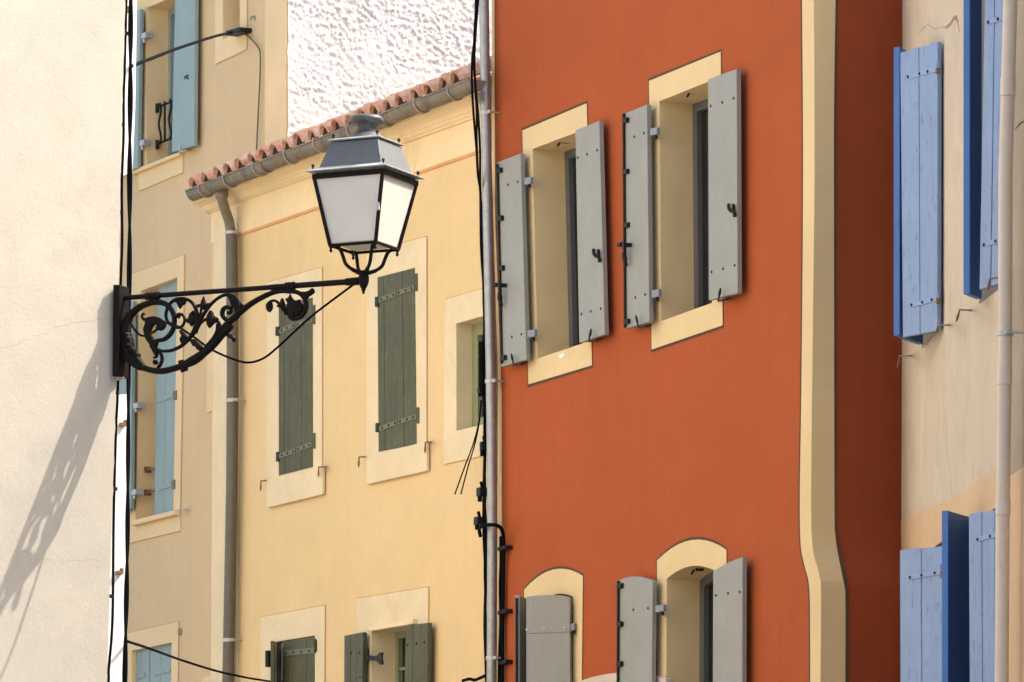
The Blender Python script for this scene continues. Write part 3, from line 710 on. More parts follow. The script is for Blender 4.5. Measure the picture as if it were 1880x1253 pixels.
# ================================================================== CREAM HOUSE WITH BLUE SHUTTERS
cream = thing('townhouse', 'weathered cream house with peeling blue shutters standing ajar', 'house', gl(FC, FC.uv(1750, 700)[0]), 'houses along the street')
ch = []
def c_open(px): h = FC.uvs(px); ch.append(h); return h
def c_window(px, label):
    h = c_open(px); mb = MB(); mb.walls(FC, h, 0, -.20); w = part('window', mb, M['house'], cream, label=label)
    add_frame(w, FC, h, .16, M['blue'], .05); return w
cw1 = c_window([(1689, 118), (1726, 86), (1727, 606), (1692, 641)], 'blue shuttered window beside the orange house')
cw2 = c_window([(1797, -60), (1838, -100), (1838, 528), (1798, 559)], 'blue shuttered window behind the pale pipe')
cw3 = c_window([(1692, 1022), (1733, 993), (1733, 1500), (1692, 1530)], 'lower window with a blue shutter nearly closed')
cw4 = c_window([(1779, 964), (1836, 928), (1836, 1420), (1779, 1460)], 'lower window behind the pale pipe, blue shutter swung out')
c0 = FC.uv(1655, 640)[0]; c1 = FC.uv(1862, 640)[0]; ZC = 9.75
wall = MB(); wall.sheet(FC, [(c0 - .4, 0), (c1, 0), (c1, ZC), (c0 - .4, ZC)], ch, 0); body(wall, FC, c0 - .4, c1, ZC, 6)
part('wall', wall, M['house'], cream)
# older sand-coloured coat low on the wall, with an uneven upper edge
edge = [(1640, 962), (1668, 950), (1690, 938), (1712, 929), (1730, 921), (1742, 921), (1752, 913), (1768, 903), (1785, 894), (1790, 886), (1806, 878), (1826, 868), (1862, 842)]
rnd_ = random.Random(5); edge = [(x + rnd_.uniform(-1, 1), y + rnd_.uniform(-2.2, 2.2)) for a_, b_ in zip(edge[:-1], edge[1:]) for x, y in [lerp(a_, b_, k / 5) for k in range(5)]] + [edge[-1]]
lo = FC.uvs(edge, .004); mb = MB(); mb.sheet(FC, lo[::-1] + [(c0 - .3, 0), (c1 - .002, 0)], [ch[2], ch[3]], .004); part('lower_render', mb, M['house2'], cream)
# flaked hollow near the top
mb = MB(); mb.sheet(FC, FC.uvs([(1728, 50), (1736, 49), (1744, 42), (1752, 28), (1757, 33), (1759, 45), (1756, 38), (1751, 36), (1745, 46), (1738, 53)], .003), [], .003); part('flaked_patch', mb, M['taupe'], cream)
def crack(parent, F, pts, v, r, mat=None, seedv=1, jit=1.2):
    rnd = random.Random(seedv); P = []
    for a, b in zip(pts[:-1], pts[1:]):
        for k in range(6):
            q = lerp(a, b, k / 6); P.append((q[0] + rnd.uniform(-jit, jit) * .6, q[1] + rnd.uniform(-jit, jit)))
    P.append(pts[-1]); n = len(P)
    mb = MB(); mb.tube([F.pt(x, y, v) for x, y in P], [r * (.35 + .65 * abs(noise.noise(Vector((i * .7, seedv, 0))) * 1.6)) for i in range(n)], 5, flat=(F.n, .25))
    return part('crack', mb, mat or M['crack'], parent)
crack(cream, FC, [(1684, 66), (1694, 52), (1704, 44), (1716, 54), (1728, 50)], .001, .003, seedv=3)
crack(cream, FC, [(1755, 28), (1759, 45), (1762, 60)], .001, .006, M['black'], 5)
FSk = Plane(FO.pt(1495, 180), -FO.n); crack(orange, FSk, [(1497, 181), (1510, 179.5), (1522, 182), (1530, 183)], .008, .003, M['taupe'], 21, .6)
crack(cream, FC, [(1731, 700), (1735, 760), (1738, 800), (1742, 850), (1749, 920)], .001, .0025, M['hair'], seedv=7, jit=2.5)
# leaves standing ajar: rotated planes through their hinges
def ajar(hpx, ang, right, poly, n, straps, label=None, vf=.0, hinges=()):
    h = FC.pt(*hpx, .03); a = math.radians(ang)
    d = (-FC.t if right else FC.t) * math.cos(a) + FC.n * math.sin(a)
    F = Plane(h, -d if right else d)
    mb = MB(); boards(mb, F, poly, n, .017, -.017, .005); s = part('shutter', mb, M['blue'], cream, .003, label)
    for p, q, bl in straps: strap(s, F, p, q, 9, .017, M['strapb'], bl)
    for x, y0, y1 in hinges:
        mb = MB(); ym = (y0 + y1) / 2; mb.tube([F.pt(x, y0, .012), F.pt(x, ym, .012)], .018, 8); part('hinge', mb, M['blue'], s)
        mb = MB(); mb.tube([F.pt(x, ym + .5, .012), F.pt(x, y1, .012)], .014, 8); part('hinge_pin', mb, M['rust'], s)
    return s, F
def edge_on(hpx, ang, length, zt_, zb_, label=None):
    h = FC.pt(*hpx, .03); a = math.radians(ang); d = FC.t * math.cos(a) + FC.n * math.sin(a); F = Plane(h, d)
    z1_ = FC.pt(hpx[0], zt_)[2]; z0_ = FC.pt(hpx[0], zb_)[2]
    mb = MB(); 
    mb.slab(F, [(0, z0_), (length, z0_), (length, z1_), (0, z1_)], .019, -.019)
    mb.slab(F, [(length - .02, z0_ + .002), (length + .012, z0_ + .002), (length + .012, z1_ - .002), (length - .02, z1_ - .002)], -.003, -.026)
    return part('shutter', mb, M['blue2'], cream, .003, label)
ajar((1724, 600), 27, True, [(1652.5, 97), (1721, 77), (1720.4, 607), (1657.6, 620)], 2, [((1665.5, 141.7), (1719, 127.5), (.03, .42, .7)), ((1671, 561), (1720.5, 548), (.05, .45, .8))],
     'peeling blue shutter ajar next to the orange wall', hinges=((1721.5, 116, 136), (1722.5, 538, 558)))
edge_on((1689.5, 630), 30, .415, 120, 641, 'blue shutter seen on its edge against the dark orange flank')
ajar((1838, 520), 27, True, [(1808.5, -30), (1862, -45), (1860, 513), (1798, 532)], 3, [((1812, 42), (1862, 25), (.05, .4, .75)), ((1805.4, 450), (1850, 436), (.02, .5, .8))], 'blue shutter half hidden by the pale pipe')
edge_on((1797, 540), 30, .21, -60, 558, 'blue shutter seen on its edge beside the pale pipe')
ajar((1731, 1050), 27, True, [(1652, 1010.5), (1731, 1003), (1732, 1500), (1654, 1515)], 2, [((1667.6, 1061), (1728, 1050), (.05, .4, .8))], 'broad blue shutter below, nearly closed', hinges=((1729.5, 1036, 1062),))
mb = MB(); 
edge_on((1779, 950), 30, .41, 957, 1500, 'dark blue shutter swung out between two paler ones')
ajar((1836, 1000), 24, True, [(1778.5, 944), (1850, 933), (1850, 1420), (1781, 1432)], 3, [((1793, 991), (1848, 977), (.03, .45, .8))], 'lower blue shutter half hidden by the pale pipe')
for pts in ([(1741, 597), (1722, 597.5), (1720, 611)], [(1672.5, 653.5), (1652, 654), (1648, 676)], [(1781, 570), (1762, 569), (1756, 590)], [(1834, 510), (1817, 512), (1814, 532)]):
    stay(cream, FC, pts, .10, M['rust'], .006, 'shutter_hook')

# ================================================================== GREY HOUSE AT THE EDGE
grey = thing('townhouse', 'grey rendered wall at the far edge beyond the pale pipe', 'house', gl(FG, 1.0), 'houses along the street')
gw = MB(); gw.sheet(FG, [(.045, 0), (9, 0), (9, 8.6), (.045, 8.6)], [], .05); body(gw, FG, .045, 9, 8.6, 6)
a, b = FG.w(.045, 0), FG.w(.045, 0, .05); gw.quad(a, b, b + UP * 8.6, a + UP * 8.6); a, b = FG.w(9, 0), FG.w(9, 0, .05); gw.quad(a, b, b + UP * 8.6, a + UP * 8.6)
part('wall', gw, M['grey'], grey)
mb = MB(); e2 = FG.uvs([(1864, 868), (1872, 862), (1884, 852)], .056); mb.sheet(FG, [(.047, e2[0][1])] + e2 + [(2.5, e2[2][1] + .1), (2.5, 0), (.047, 0)], [], .055); part('lower_render', mb, M['house2'], grey)
mb = MB(); mb.sheet(FG, [(-.004, 0), (.050, 0), (.050, 8.6), (-.004, 8.6)], [], .012); part('wall_joint', mb, M['crack'], grey)
crack(grey, FG, [(1864, 238), (1872, 228), (1884, 220)], .052, .008, M['black'], 8)
crack(grey, FG, [(1865, 0), (1863, 150), (1862, 300), (1862, 450), (1861, 600), (1862, 700), (1860, 850), (1859, 1000), (1858, 1253)], .02, .022, M['black'], 11, 1.0)

# ================================================================== WHITE HOUSE AT THE LEFT
white = thing('townhouse', 'sunlit white plastered house corner carrying the lamp bracket', 'house', gl(FW, -.5), 'houses along the street')
wh = MB(); ww = MB(); tabw = [(230.5, -400), (230, 0), (226, 150), (221, 320), (220.5, 420), (218, 560), (213.5, 690), (210, 831), (200.6, 1091), (195.5, 1253), (190, 1500)]
rnd = random.Random(4); ez = []
for i in range(150):
    y = -400 + 1900 * i / 149; x = interp(tabw, y) + rnd.uniform(-.7, .7); ez.append(FW.uv(x, y))
ez = [(ez[0][0], 11.0)] + ez + [(ez[-1][0], 0)]
for (a, b), (c, d) in zip(ez[:-1], ez[1:]):
    A, B = FW.w(a, b), FW.w(c, d)
    ww.quad(FW.w(-10, b), FW.w(-10, d), B, A)
    wh.quad(A, B, B - FH.t * -12.0, A - FH.t * -12.0)
ww.quad(FW.w(-10, 0), FW.w(-10, 11), FW.w(-10, 11, -9), FW.w(-10, 0, -9))
e = FW.w(0, 0) + FH.t * 12; ww.quad(e, e + UP * 11, FW.w(-10, 11, -9), FW.w(-10, 0, -9)); ww.add([FW.w(-10, 11), FW.w(0, 11), e + UP * 11, FW.w(-10, 11, -9)], [(0, 1, 2, 3)])
part('wall', ww, M['white'], white); part('unseen_bounce_wall', wh, M['bouncew'], white)  # unseen street wall made whiter to bounce sun onto the facades
crack(white, FW, [(0, 640), (25, 634), (50, 622), (80, 612), (100, 598), (130, 594), (165, 590), (205, 582)], .0005, .0024, M['hair'], seedv=2, jit=2.2)
crack(white, FW, [(40, 1010), (70, 1020), (100, 1032), (140, 1030), (190, 1028)], .0005, .0016, M['hair'], seedv=12, jit=2)
# white shutters folded on the street face, standing proud of the corner
def w_leaf(ytop, ybot, xs, label):
    z1_ = FW.pt(225, ytop)[2]; z0_ = FW.pt(225, ybot)[2]
    off = [.02, .02]
    mb = MB()
    P = []
    for x, y in xs:
        # on a plane facing the camera's side of the street, 6 cm behind the corner
        P.append(FE.pt(x, y))
    mb.prism(P, FH.t * .40)
    return part('shutter', mb, M['whitep'], white, .003, label)
FE = Plane(FW.w(0, 0) + FH.t * .12, Vector((.84, .54, 0)))
s = w_leaf(0, 322, [(226, -60), (252, -60), (252, 0), (248.5, 200), (243.5, 316), (228, 323), (222, 320)], 'white shutter above the lamp bracket, folded back behind the corner')
s2 = w_leaf(726, 1253, [(212, 726), (239, 724), (234, 954), (228.5, 1253), (226, 1400), (192, 1400), (199, 1150)], 'white shutter below the lamp bracket, folded back behind the corner')
for sh, x, y in ((s, 231, 20), (s2, 225, 780), (s2, 218.5, 1052)):
    mb = MB(); mb.box(FE.pt(x, y, .012), (FE.t, FE.n, UP), (.017, .012, .010)); mb.box(FE.pt(x + 5, y - 3, .012), (FE.t, FE.n, UP), (.006, .012, .016)); part('hinge', mb, M['rust'], sh, .003)
# ================================================================== STREET LAMP
AX = Vector((.906, -.423, 0)).normalized()                     # the arm's direction
base = Plane((0, 1), AX).n                                     # towards the camera, square to the arm
FA = Plane(((215 - CX) / FPX * 27.72, 27.72), AX)
def ap(x, y, v=0): return FA.pt(x, y, v)
lamp = thing('street_lamp', 'black iron wall lamp with a scrolled bracket and four-sided opal lantern', 'street lamp', FA.pt(215, 600))
mb = MB(); mb.slabpx(FA, [(207.5, 523), (219.5, 523), (217.5, 691), (206, 691)], .055, -.055)
plate = part('wall_plate', mb, M['iron'], lamp, .004)
for x, y in ((221, 535), (219.5, 692)):
    mb = MB(); mb.lathe(ap(x - 3, y), AX, [(.022, 0), (.022, .012), (.014, .014), (.014, .030), (.008, .034)], 10); part('bolt', mb, M['galv'], plate)
mb = MB(); A0, A1 = ap(218, 548), ap(655, 516.7)
q = lambda f: A0.lerp(A1, f)
mb.tube([A0, q(.64), q(.645), A1], [.0135, .0135, .0155, .0155], 14)
for f, r in ((.125, .020), (.135, .020), (.155, .020), (.165, .020), (.715, .021), (.735, .021), (.965, .020), (.975, .017), (.985, .021), (.998, .021)):
    c = q(f); mb.tube([c - AX * .012, c + AX * .012], r, 14)
arm = part('arm', mb, M['iron'], lamp)
# scrollwork in the plane of the arm
B6 = lambda x, y: (200 + x / 6.265, 500 + y / 6.265)
B7 = lambda x, y: (400 + x / 6.267, 500 + y / 6.267)
def scroll(pts, rad, n=5, name='scroll', dep=1.35):
    P = spline([ap(*p) for p in pts], n); m = len(P)
    if hasattr(rad, '__len__'):
        R = []
        for i in range(m):
            f = i / (m - 1) * (len(rad) - 1); k = min(int(f), len(rad) - 2); R.append((rad[k] + (rad[k + 1] - rad[k]) * (f - k)) / 350)
    else: R = [rad / 350] * m
    mb = MB(); mb.tube(P, R, 10, flat=(FA.n, dep)); return part(name, mb, M['iron'], lamp)
main = [B6(*p) for p in [(545, 790), (640, 770), (715, 700), (752, 600), (745, 490), (695, 400), (610, 352), (510, 348), (400, 380), (310, 435), (235, 520), (195, 610), (180, 720), (190, 850), (235, 960), (330, 1060), (450, 1118), (600, 1140), (750, 1108), (850, 1072), (960, 1020), (1080, 940), (1200, 840), (1300, 725), (1400, 620)]] + \
       [B7(*p) for p in [(70, 640), (180, 530), (300, 425), (400, 352), (500, 295), (620, 240), (720, 218), (830, 222), (910, 232), (980, 275), (1012, 340), (1012, 420), (975, 495), (910, 535), (855, 545)]]
scroll(main, [3.8, 4.2, 4.5, 4.5, 4.6, 5, 5.5, 5.5, 5.8, 6.5, 7, 8, 8.5, 8, 7, 6.3, 5.8, 5.8, 5.8, 6, 7, 7.2, 6.6, 6.2, 6.2, 6, 5.8, 5.6, 5.2, 4.8, 4.6, 4.4, 4.4, 4.3, 4.4, 4.6, 4.6, 4.2, 3.6, 3.0], 6, 'main_scroll')
scroll([B6(*p) for p in [(530, 870), (600, 905), (700, 905), (800, 868), (880, 810), (945, 735), (1000, 645), (1016, 530), (1000, 430), (955, 350), (880, 310), (790, 308), (715, 350), (672, 420), (655, 500), (680, 575), (740, 622), (800, 640), (850, 612), (872, 550), (850, 495), (805, 490), (785, 525)]], [2.5, 3, 3.2, 3.4, 3.6, 4, 5.5, 4.2, 3.6, 3.2, 3.2, 3.2, 3.2, 3.1, 3, 3, 3, 2.8, 2.6, 2.6, 3, 4, 5])
scroll([B6(*p) for p in [(990, 700), (1040, 570), (1100, 470), (1170, 375), (1255, 300), (1345, 262), (1430, 283), (1490, 350), (1505, 430), (1480, 510), (1415, 555), (1345, 545), (1305, 490), (1318, 425), (1365, 400), (1405, 430), (1392, 470), (1365, 466)]], [4.5, 4, 3.4, 3, 3, 3.2, 3.6, 4.5, 4.5, 4, 4, 4.2, 4.4, 4.2, 3.6, 3.5, 3.5, 3])
scroll([B6(*p) for p in [(1490, 330), (1540, 385), (1590, 395), (1625, 380)]], [2.6, 2.2, 2, 1.8])
scroll([B6(*p) for p in [(1010, 660), (1050, 590), (1110, 545), (1160, 530)]], [3.4, 3, 2.6, 2.5])
scroll([B6(*p) for p in [(1030, 600), (1050, 500), (1066, 400)]], [3, 2.4, 2.2]); scroll([B6(*p) for p in [(1000, 490), (1040, 486), (1085, 490)]], [2, 1.6, 2])
scroll([B6(*p) for p in [(1262, 600), (1255, 680), (1215, 760), (1150, 840), (1100, 900)]], [5, 5, 5, 5, 5])
scroll([B6(*p) for p in [(500, 840), (530, 910), (548, 965), (510, 990)]], [6, 4.5, 3.2, 1.6]); scroll([B6(*p) for p in [(548, 900), (600, 945), (612, 1010), (585, 1075), (560, 1100)]], [2.4, 3.2, 3.4, 3.4, 3.4])
scroll([B7(*p) for p in [(790, 480), (725, 395), (685, 345), (640, 328), (595, 348), (575, 395)]], [3.8, 3.2, 2.8, 2.6, 3, 4.5])
scroll([B7(*p) for p in [(870, 500), (920, 478), (955, 425), (948, 368), (905, 345), (868, 372), (880, 405), (910, 400)]], [3, 3.4, 3.6, 3.4, 3, 2.8, 2.6, 2.2])
def leafp(pts, th=.020, name='leaf'):
    if name != 'leaf':
        mb = MB(); mb.prism([ap(*p, th * .5) for p in pts], FA.n * -th); part(name, mb, M['iron'], lamp, .005, seg=3); return
    C_ = [Vector((*p, 0)) for p in pts]; C_ = C_[-2:] + C_ + C_[:2]; pts = [tuple(v[:2]) for v in spline(C_, 3)][6:-6]
    cx0 = sum(p[0] for p in pts) / len(pts); cy0 = sum(p[1] for p in pts) / len(pts); pts = [(cx0 + (x - cx0) * 1.12, cy0 + (y - cy0) * 1.12) for x, y in pts]
    mb = MB(); P = [ap(*p, th * .5) for p in pts]; c = sum(P, Vector()) / len(P)
    n = len(P)
    # domed on both faces so that the leaf catches light like a casting
    rings = [[c + (p - c) * s_ + FA.n * (v - th * .5) for p in P] for s_, v in ((1, 0), (.75, th * .45), (.35, th * .75))]
    back = [[c + (p - c) * s_ + FA.n * (v - th * .5) for p in P] for s_, v in ((1, -.004), (.75, -th * .45), (.35, -th * .75))]
    vs = [x for r in rings for x in r] + [x for r in back for x in r]; fs = []
    for r in (0, 1):
        for i in range(n):
            j = (i + 1) % n; fs.append((r * n + i, r * n + j, (r + 1) * n + j, (r + 1) * n + i)); o = 3 * n
            fs.append((o + r * n + j, o + r * n + i, o + (r + 1) * n + i, o + (r + 1) * n + j))
    fs.append(tuple(range(2 * n, 3 * n))); fs.append(tuple(range(6 * n - 1, 5 * n - 1, -1)))
    for i in range(n): j = (i + 1) % n; fs.append((i, 3 * n + i, 3 * n + j, j))
    mb.add(vs, fs); part(name, mb, M['iron'], lamp, .0015)
for poly in ([(1075, 283), (1098, 335), (1108, 362), (1140, 352), (1142, 385), (1110, 402), (1088, 422), (1062, 422), (1040, 402), (1008, 400), (1005, 370), (1042, 362), (1050, 335)],
             [(955, 446), (975, 490), (998, 505), (985, 550), (965, 585), (940, 616), (915, 588), (885, 570), (880, 540), (905, 520), (915, 480)],
             [(1148, 446), (1185, 465), (1200, 505), (1240, 530), (1238, 570), (1205, 580), (1185, 600), (1150, 632), (1122, 598), (1112, 540), (1125, 490)],
             [(735, 335), (800, 318), (868, 322), (862, 365), (835, 380), (808, 416), (785, 388), (768, 352)],
             [(800, 678), (828, 668), (872, 705), (885, 745), (868, 785), (825, 812), (805, 770), (820, 745), (825, 705)],
             [(925, 790), (975, 775), (1030, 805), (1062, 850), (1058, 885), (1030, 898), (990, 870), (985, 845), (958, 850)],
             [(1335, 725), (1395, 712), (1438, 742), (1442, 775), (1420, 800), (1400, 765), (1370, 755)],
             [(1235, 575), (1268, 578), (1282, 622), (1322, 618), (1325, 655), (1290, 690), (1262, 730), (1225, 740)],
             [(1355, 275), (1400, 270), (1460, 300), (1500, 380), (1485, 460), (1455, 490), (1440, 420), (1405, 400), (1385, 350), (1370, 310)]):
    leafp([B6(*p) for p in poly])
for poly in ([(950, 225), (1000, 222), (1050, 205), (1068, 185), (1090, 205), (1094, 232), (1062, 262), (1035, 278), (1010, 315), (960, 300), (950, 260)],
             [(822, 258), (848, 305), (880, 328), (930, 318), (935, 355), (962, 372), (962, 425), (925, 470), (875, 480), (862, 530), (810, 520), (785, 445), (792, 355), (772, 318), (805, 298)],
             [(728, 298), (748, 330), (760, 378), (772, 430), (745, 408), (690, 402), (668, 382), (710, 365), (712, 318)],
             [(545, 368), (600, 345), (618, 395), (602, 440), (576, 452), (546, 420)]):
    leafp([B7(*p) for p in poly], .022)
# the beast's head in the big ring, and the foot against the plate
leafp([B6(*p) for p in [(400, 535), (440, 515), (500, 503), (570, 518), (625, 560), (632, 610), (610, 650), (568, 672), (530, 648), (545, 605), (500, 598), (470, 640), (458, 690), (400, 720), (386, 650), (410, 580)]], .034, 'scroll_head')
leafp([B6(*p) for p in [(390, 640), (458, 660), (470, 720), (500, 770), (545, 790), (540, 850), (500, 870), (450, 820), (405, 750)]], .030, 'scroll_neck')
scroll([B6(*p) for p in [(425, 550), (392, 535), (380, 500), (398, 478), (412, 490)]], [4, 2.8, 2.2, 2, 1.4])
mb = MB(); mb.lathe(ap(*B6(548, 1040), -.012), FA.n, [(.004, -.004), (.012, 0), (.014, .012), (.012, .024), (.004, .028)], 12); part('scroll_ball', mb, M['iron'], lamp)
leafp([B6(*p) for p in [(108, 560), (165, 540), (235, 510), (215, 600), (212, 700), (230, 740), (245, 800), (255, 860), (290, 930), (340, 1000), (380, 1060), (345, 1130), (280, 1100), (215, 1050), (165, 1010), (108, 1005)]], .048, 'scroll_foot')
for pts, r in (([(815, 1020), (850, 1150)], 8.2), ([(840, 1012), (872, 1140)], 7.2), ([(865, 1020), (892, 1132)], 8.2)):
    mb = MB(); mb.tube([ap(*B6(*pts[0])), ap(*B6(*pts[0])).lerp(ap(*B6(*pts[1])), .5), ap(*B6(*pts[1]))], [.010, .013, .010], 10); part('collar', mb, M['iron'], lamp)
scroll([B6(*p) for p in [(895, 1055), (960, 1022), (1040, 970), (1105, 915)]], [7.5, 8.6, 8.2, 6.4], 4, 'sleeve')
for x, y in ((200, 725), (215, 770), (205, 805), (225, 850), (262, 905), (300, 955)):
    mb = MB(); mb.lathe(ap(*B6(x + 12, y), .0), FA.n, [(.004, -.034), (.016, -.028), (.020, 0), (.016, .028), (.004, .034)], 10); part('acanthus_knob', mb, M['iron'], lamp)
for x in (482, 520): 
    mb = MB(); a, b = ap(*B6(x, 285)), ap(*B6(x, 370)); mb.tube([a, b], .012, 8); part('tie', mb, M['iron'], lamp)
mb = MB(); mb.tube([ap(*B7(825, 150)), ap(*B7(825, 245))], .015, 8); part('tie', mb, M['iron'], lamp)
# ---- lantern: four-sided, square to the arm, leaning a hair
KC = ap(667.5, 523); k = FA.pt(667.5, 523).y / FPX                # metres per pixel at the lantern
LN = (Vector((.018, 0, 1))).normalized()
SX, SY = AX, -FA.n                                              # across the street; away from the camera
def lz(py, x=None): return KC + LN * ((523 - py) * k)
def sq(h, half):  # four corners in order FL, FR, R(back right), back left
    return [h - SX * half - SY * half, h + SX * half - SY * half, h + SX * half + SY * half, h - SX * half + SY * half]
def frustum(mb, rows, cap0=True, cap1=True):
    R = [sq(*r) for r in rows]; vs = [p for r in R for p in r]
    mb.add(vs, [(i * 4 + j, i * 4 + (j + 1) % 4, i * 4 + 4 + (j + 1) % 4, i * 4 + 4 + j) for i in range(len(R) - 1) for j in range(4)] + ([(3, 2, 1, 0)] if cap0 else []) + ([tuple(range(len(vs) - 4, len(vs)))] if cap1 else []))
zb, zt_ = lz(455), lz(331); hb, ht = .133, .200
# opal panes, each a sheet of glass
for i in range(4):
    b4, t4 = sq(zb + LN * .012, hb - .004), sq(zt_ - LN * .004, ht - .004); j = (i + 1) % 4
    nn = ((b4[j] - b4[i]).cross(t4[i] - b4[i])).normalized()
    mb = MB(); mb.prism([b4[i], b4[j], t4[j], t4[i]], nn * -.004); part('pane', mb, M['opal'], lamp)
b4 = sq(zb + LN * .006, hb - .02); mb = MB(); mb.prism(b4, LN * .004); part('pane', mb, M['opal'], lamp)
# frame
fr = MB()
b4, t4 = sq(zb, hb), sq(zt_, ht)
for i in range(4):
    j = (i + 1) % 4
    d_ = (t4[i] - b4[i]).normalized(); fr.box(b4[i].lerp(t4[i], .5), (SX, d_.cross(SX), d_), (.0085, .0085, (t4[i] - b4[i]).length / 2))
    for (p, r, hh) in ((b4, .009, .007), (t4, .012, .013)):
        e_ = (p[j] - p[i]); fr.box(p[i].lerp(p[j], .5), (e_, LN, e_.cross(LN)), (e_.length / 2 + .006, hh, r * .8))
part('frame', fr, M['iron'], lamp, .002)
# glazing bead hinges on the front-right upright
mb = MB(); e_ = b4[1].lerp(t4[1], .5) - SY * .012; mb.box(e_, (SX, SY, LN), (.008, .006, .02)); part('catch', mb, M['galv'], lamp, .002)
# roof: skirt, hipped panel, upper plate, chimney cap
zs = lz(322.5)
mb = MB(); frustum(mb, [(zs, .233), (zs + LN * .004, .234), (zs + LN * .026, .182), (zs + LN * .018, .170), (zs - LN * .004, .20)], True, True); skirt = part('roof_skirt', mb, M['skirt'], lamp, .0015)
mb = MB(); frustum(mb, [(zs + LN * .020, .183), (lz(266), .138)]); roof = part('roof', mb, M['lampmetal'], lamp, .003)
zp = lz(262.5); mb = MB(); frustum(mb, [(zp - LN * .004, .150), (zp + LN * .002, .151), (zp + LN * .012, .120)]); part('roof_plate', mb, M['skirt'], lamp, .0015)
mb = MB(); mb.lathe(zp + LN * .004, LN, [(.112, 0), (.108, .010), (.096, .018), (.088, .030), (.072, .044), (.056, .052), (.051, .062), (.053, .078), (.064, .092), (.080, .098), (.089, .103), (.091, .116), (.088, .126), (.074, .135), (.045, .140), (.0, .143)], 40)
part('chimney_cap', mb, M['lampcap'], lamp)
def knob(c, mat=M['black']):
    mb = MB(); mb.lathe(c, LN, [(.004, 0), (.004, .010), (.008, .014), (.009, .020), (.006, .026), (.0, .028)], 8); part('roof_knob', mb, mat, lamp)
for half, zz in ((.205, zs + LN * .014), (.128, zp + LN * .008)):
    for c in sq(zz, half)[:3]: knob(c)
# legs down to the hub
hub = lz(499)
for c in sq(zb, hb - .006):
    d_ = (c - zb); o = Vector((d_.x, d_.y, 0))
    pts = [c, c - LN * .004 - o * .14, c - LN * .016 - o * .26, c - LN * .055 - o * .36, c - LN * .090 - o * .44, hub + o * .38 + LN * .010, hub + o * .18 - LN * .003, hub - LN * .004]
    mb = MB(); mb.tube(spline(pts, 5), [.0105] * 10 + [.0095] * 16 + [.011] * 10, 10); part('leg', mb, M['iron'], lamp)
    mb = MB(); mb.lathe(c + LN * .004 + o * .02, -LN, [(.009, 0), (.009, .016), (.006, .018), (.006, .026), (.009, .029), (.007, .036), (.002, .040)], 8); part('leg_finial', mb, M['iron'], lamp)
mb = MB(); mb.lathe(lz(540), LN, [(.006, 0), (.007, .014), (.012, .018), (.012, .028), (.016, .032), (.028, .060), (.029, .088), (.026, .092), (.026, .100), (.045, .106), (.047, .114), (.030, .120), (.0, .122)], 20); part('hub', mb, M['iron'], lamp)
# feed cable looping under the bracket
cp = [(650, 522), (611.5, 550.6), (575.6, 578), (545, 605), (512, 636), (484, 658), (456.6, 666), (429, 660), (390, 643), (357, 620), (332, 603), (312, 593), (300, 597), (280, 611), (262, 617), (250, 609), (242, 597), (234, 575)]
mb = MB(); mb.tube(spline([ap(x, y, -.03) for x, y in cp], 6), .0062, 8); part('feed_cable', mb, M['cable'], lamp)

# ================================================================== CABLES, PIPES, BOXES
G_C = 'black cables on the facades'
def cable(name, pts, r, label, cat='cable', group=G_C, mat=None, n=6):
    mb = MB(); P = spline(pts, n); mb.tube(P, r, 8); return solo(name, mb, mat or M['cable'], P[0], label, cat, group)
# corner of the white house: one cable in the angle, a twisted pair standing off it
tA = [(258, -1150), (232.5, -60), (231, 0), (228.5, 128), (227, 179), (224.5, 255), (223.5, 340), (222.5, 440), (220.5, 520), (217, 640), (214.5, 740), (213, 790), (208, 954), (205, 1137), (199.5, 1229), (198.5, 1253), (195, 1400)]
FHo = Plane(FW.w(0, 0) + FH.t * .05, Vector((.9, .43, 0)))
cable('wall_cable', [FHo.pt(x + 1.0 + 1.2 * math.sin(y * .03), y) for x, y in tA], .0075, 'black cable hugging the very edge of the white house corner')
tB = [(268, -1150), (241, -60), (240, 0), (239.5, 120), (239, 200), (238, 300), (238, 420), (238, 440), (236.5, 600), (236, 700), (234, 1000), (231, 1150), (229, 1253), (226, 1400)]
ys2 = [-1150 + 2550 * i / 120 for i in range(121)]
FHp = Plane(FW.w(0, 0) + FH.t * .02, Vector((.9, .43, 0)))
for sgn, lb in ((1, 'first strand of the twisted black cable beside the white corner'), (-1, 'second strand of the twisted black cable beside the white corner')):
    cable('wall_cable', [FHp.pt(interp(tB, y) + sgn * 1.9 * math.sin(y * .021 + .6 * math.sin(y * .006)), y) + FHp.n * (sgn * .007 * math.cos(y * .021)) for y in ys2], .0078, lb, n=3)
for x, y, w_ in ((232, 62, 3), (222, 229, 3), (213, 722, 3), (211.5, 898, 3), (205, 1095, 4), (219, 390, 2)):
    mb = MB(); mb.box(FHo.pt(x, y, .004), (FHo.t, FHo.n, UP), (.010, .012, .010)); solo('cable_clip', mb, M['black'], FHo.pt(x, y), 'small black clip holding the cable along the white corner', 'clip', 'clips on the white corner', bevel=.003)
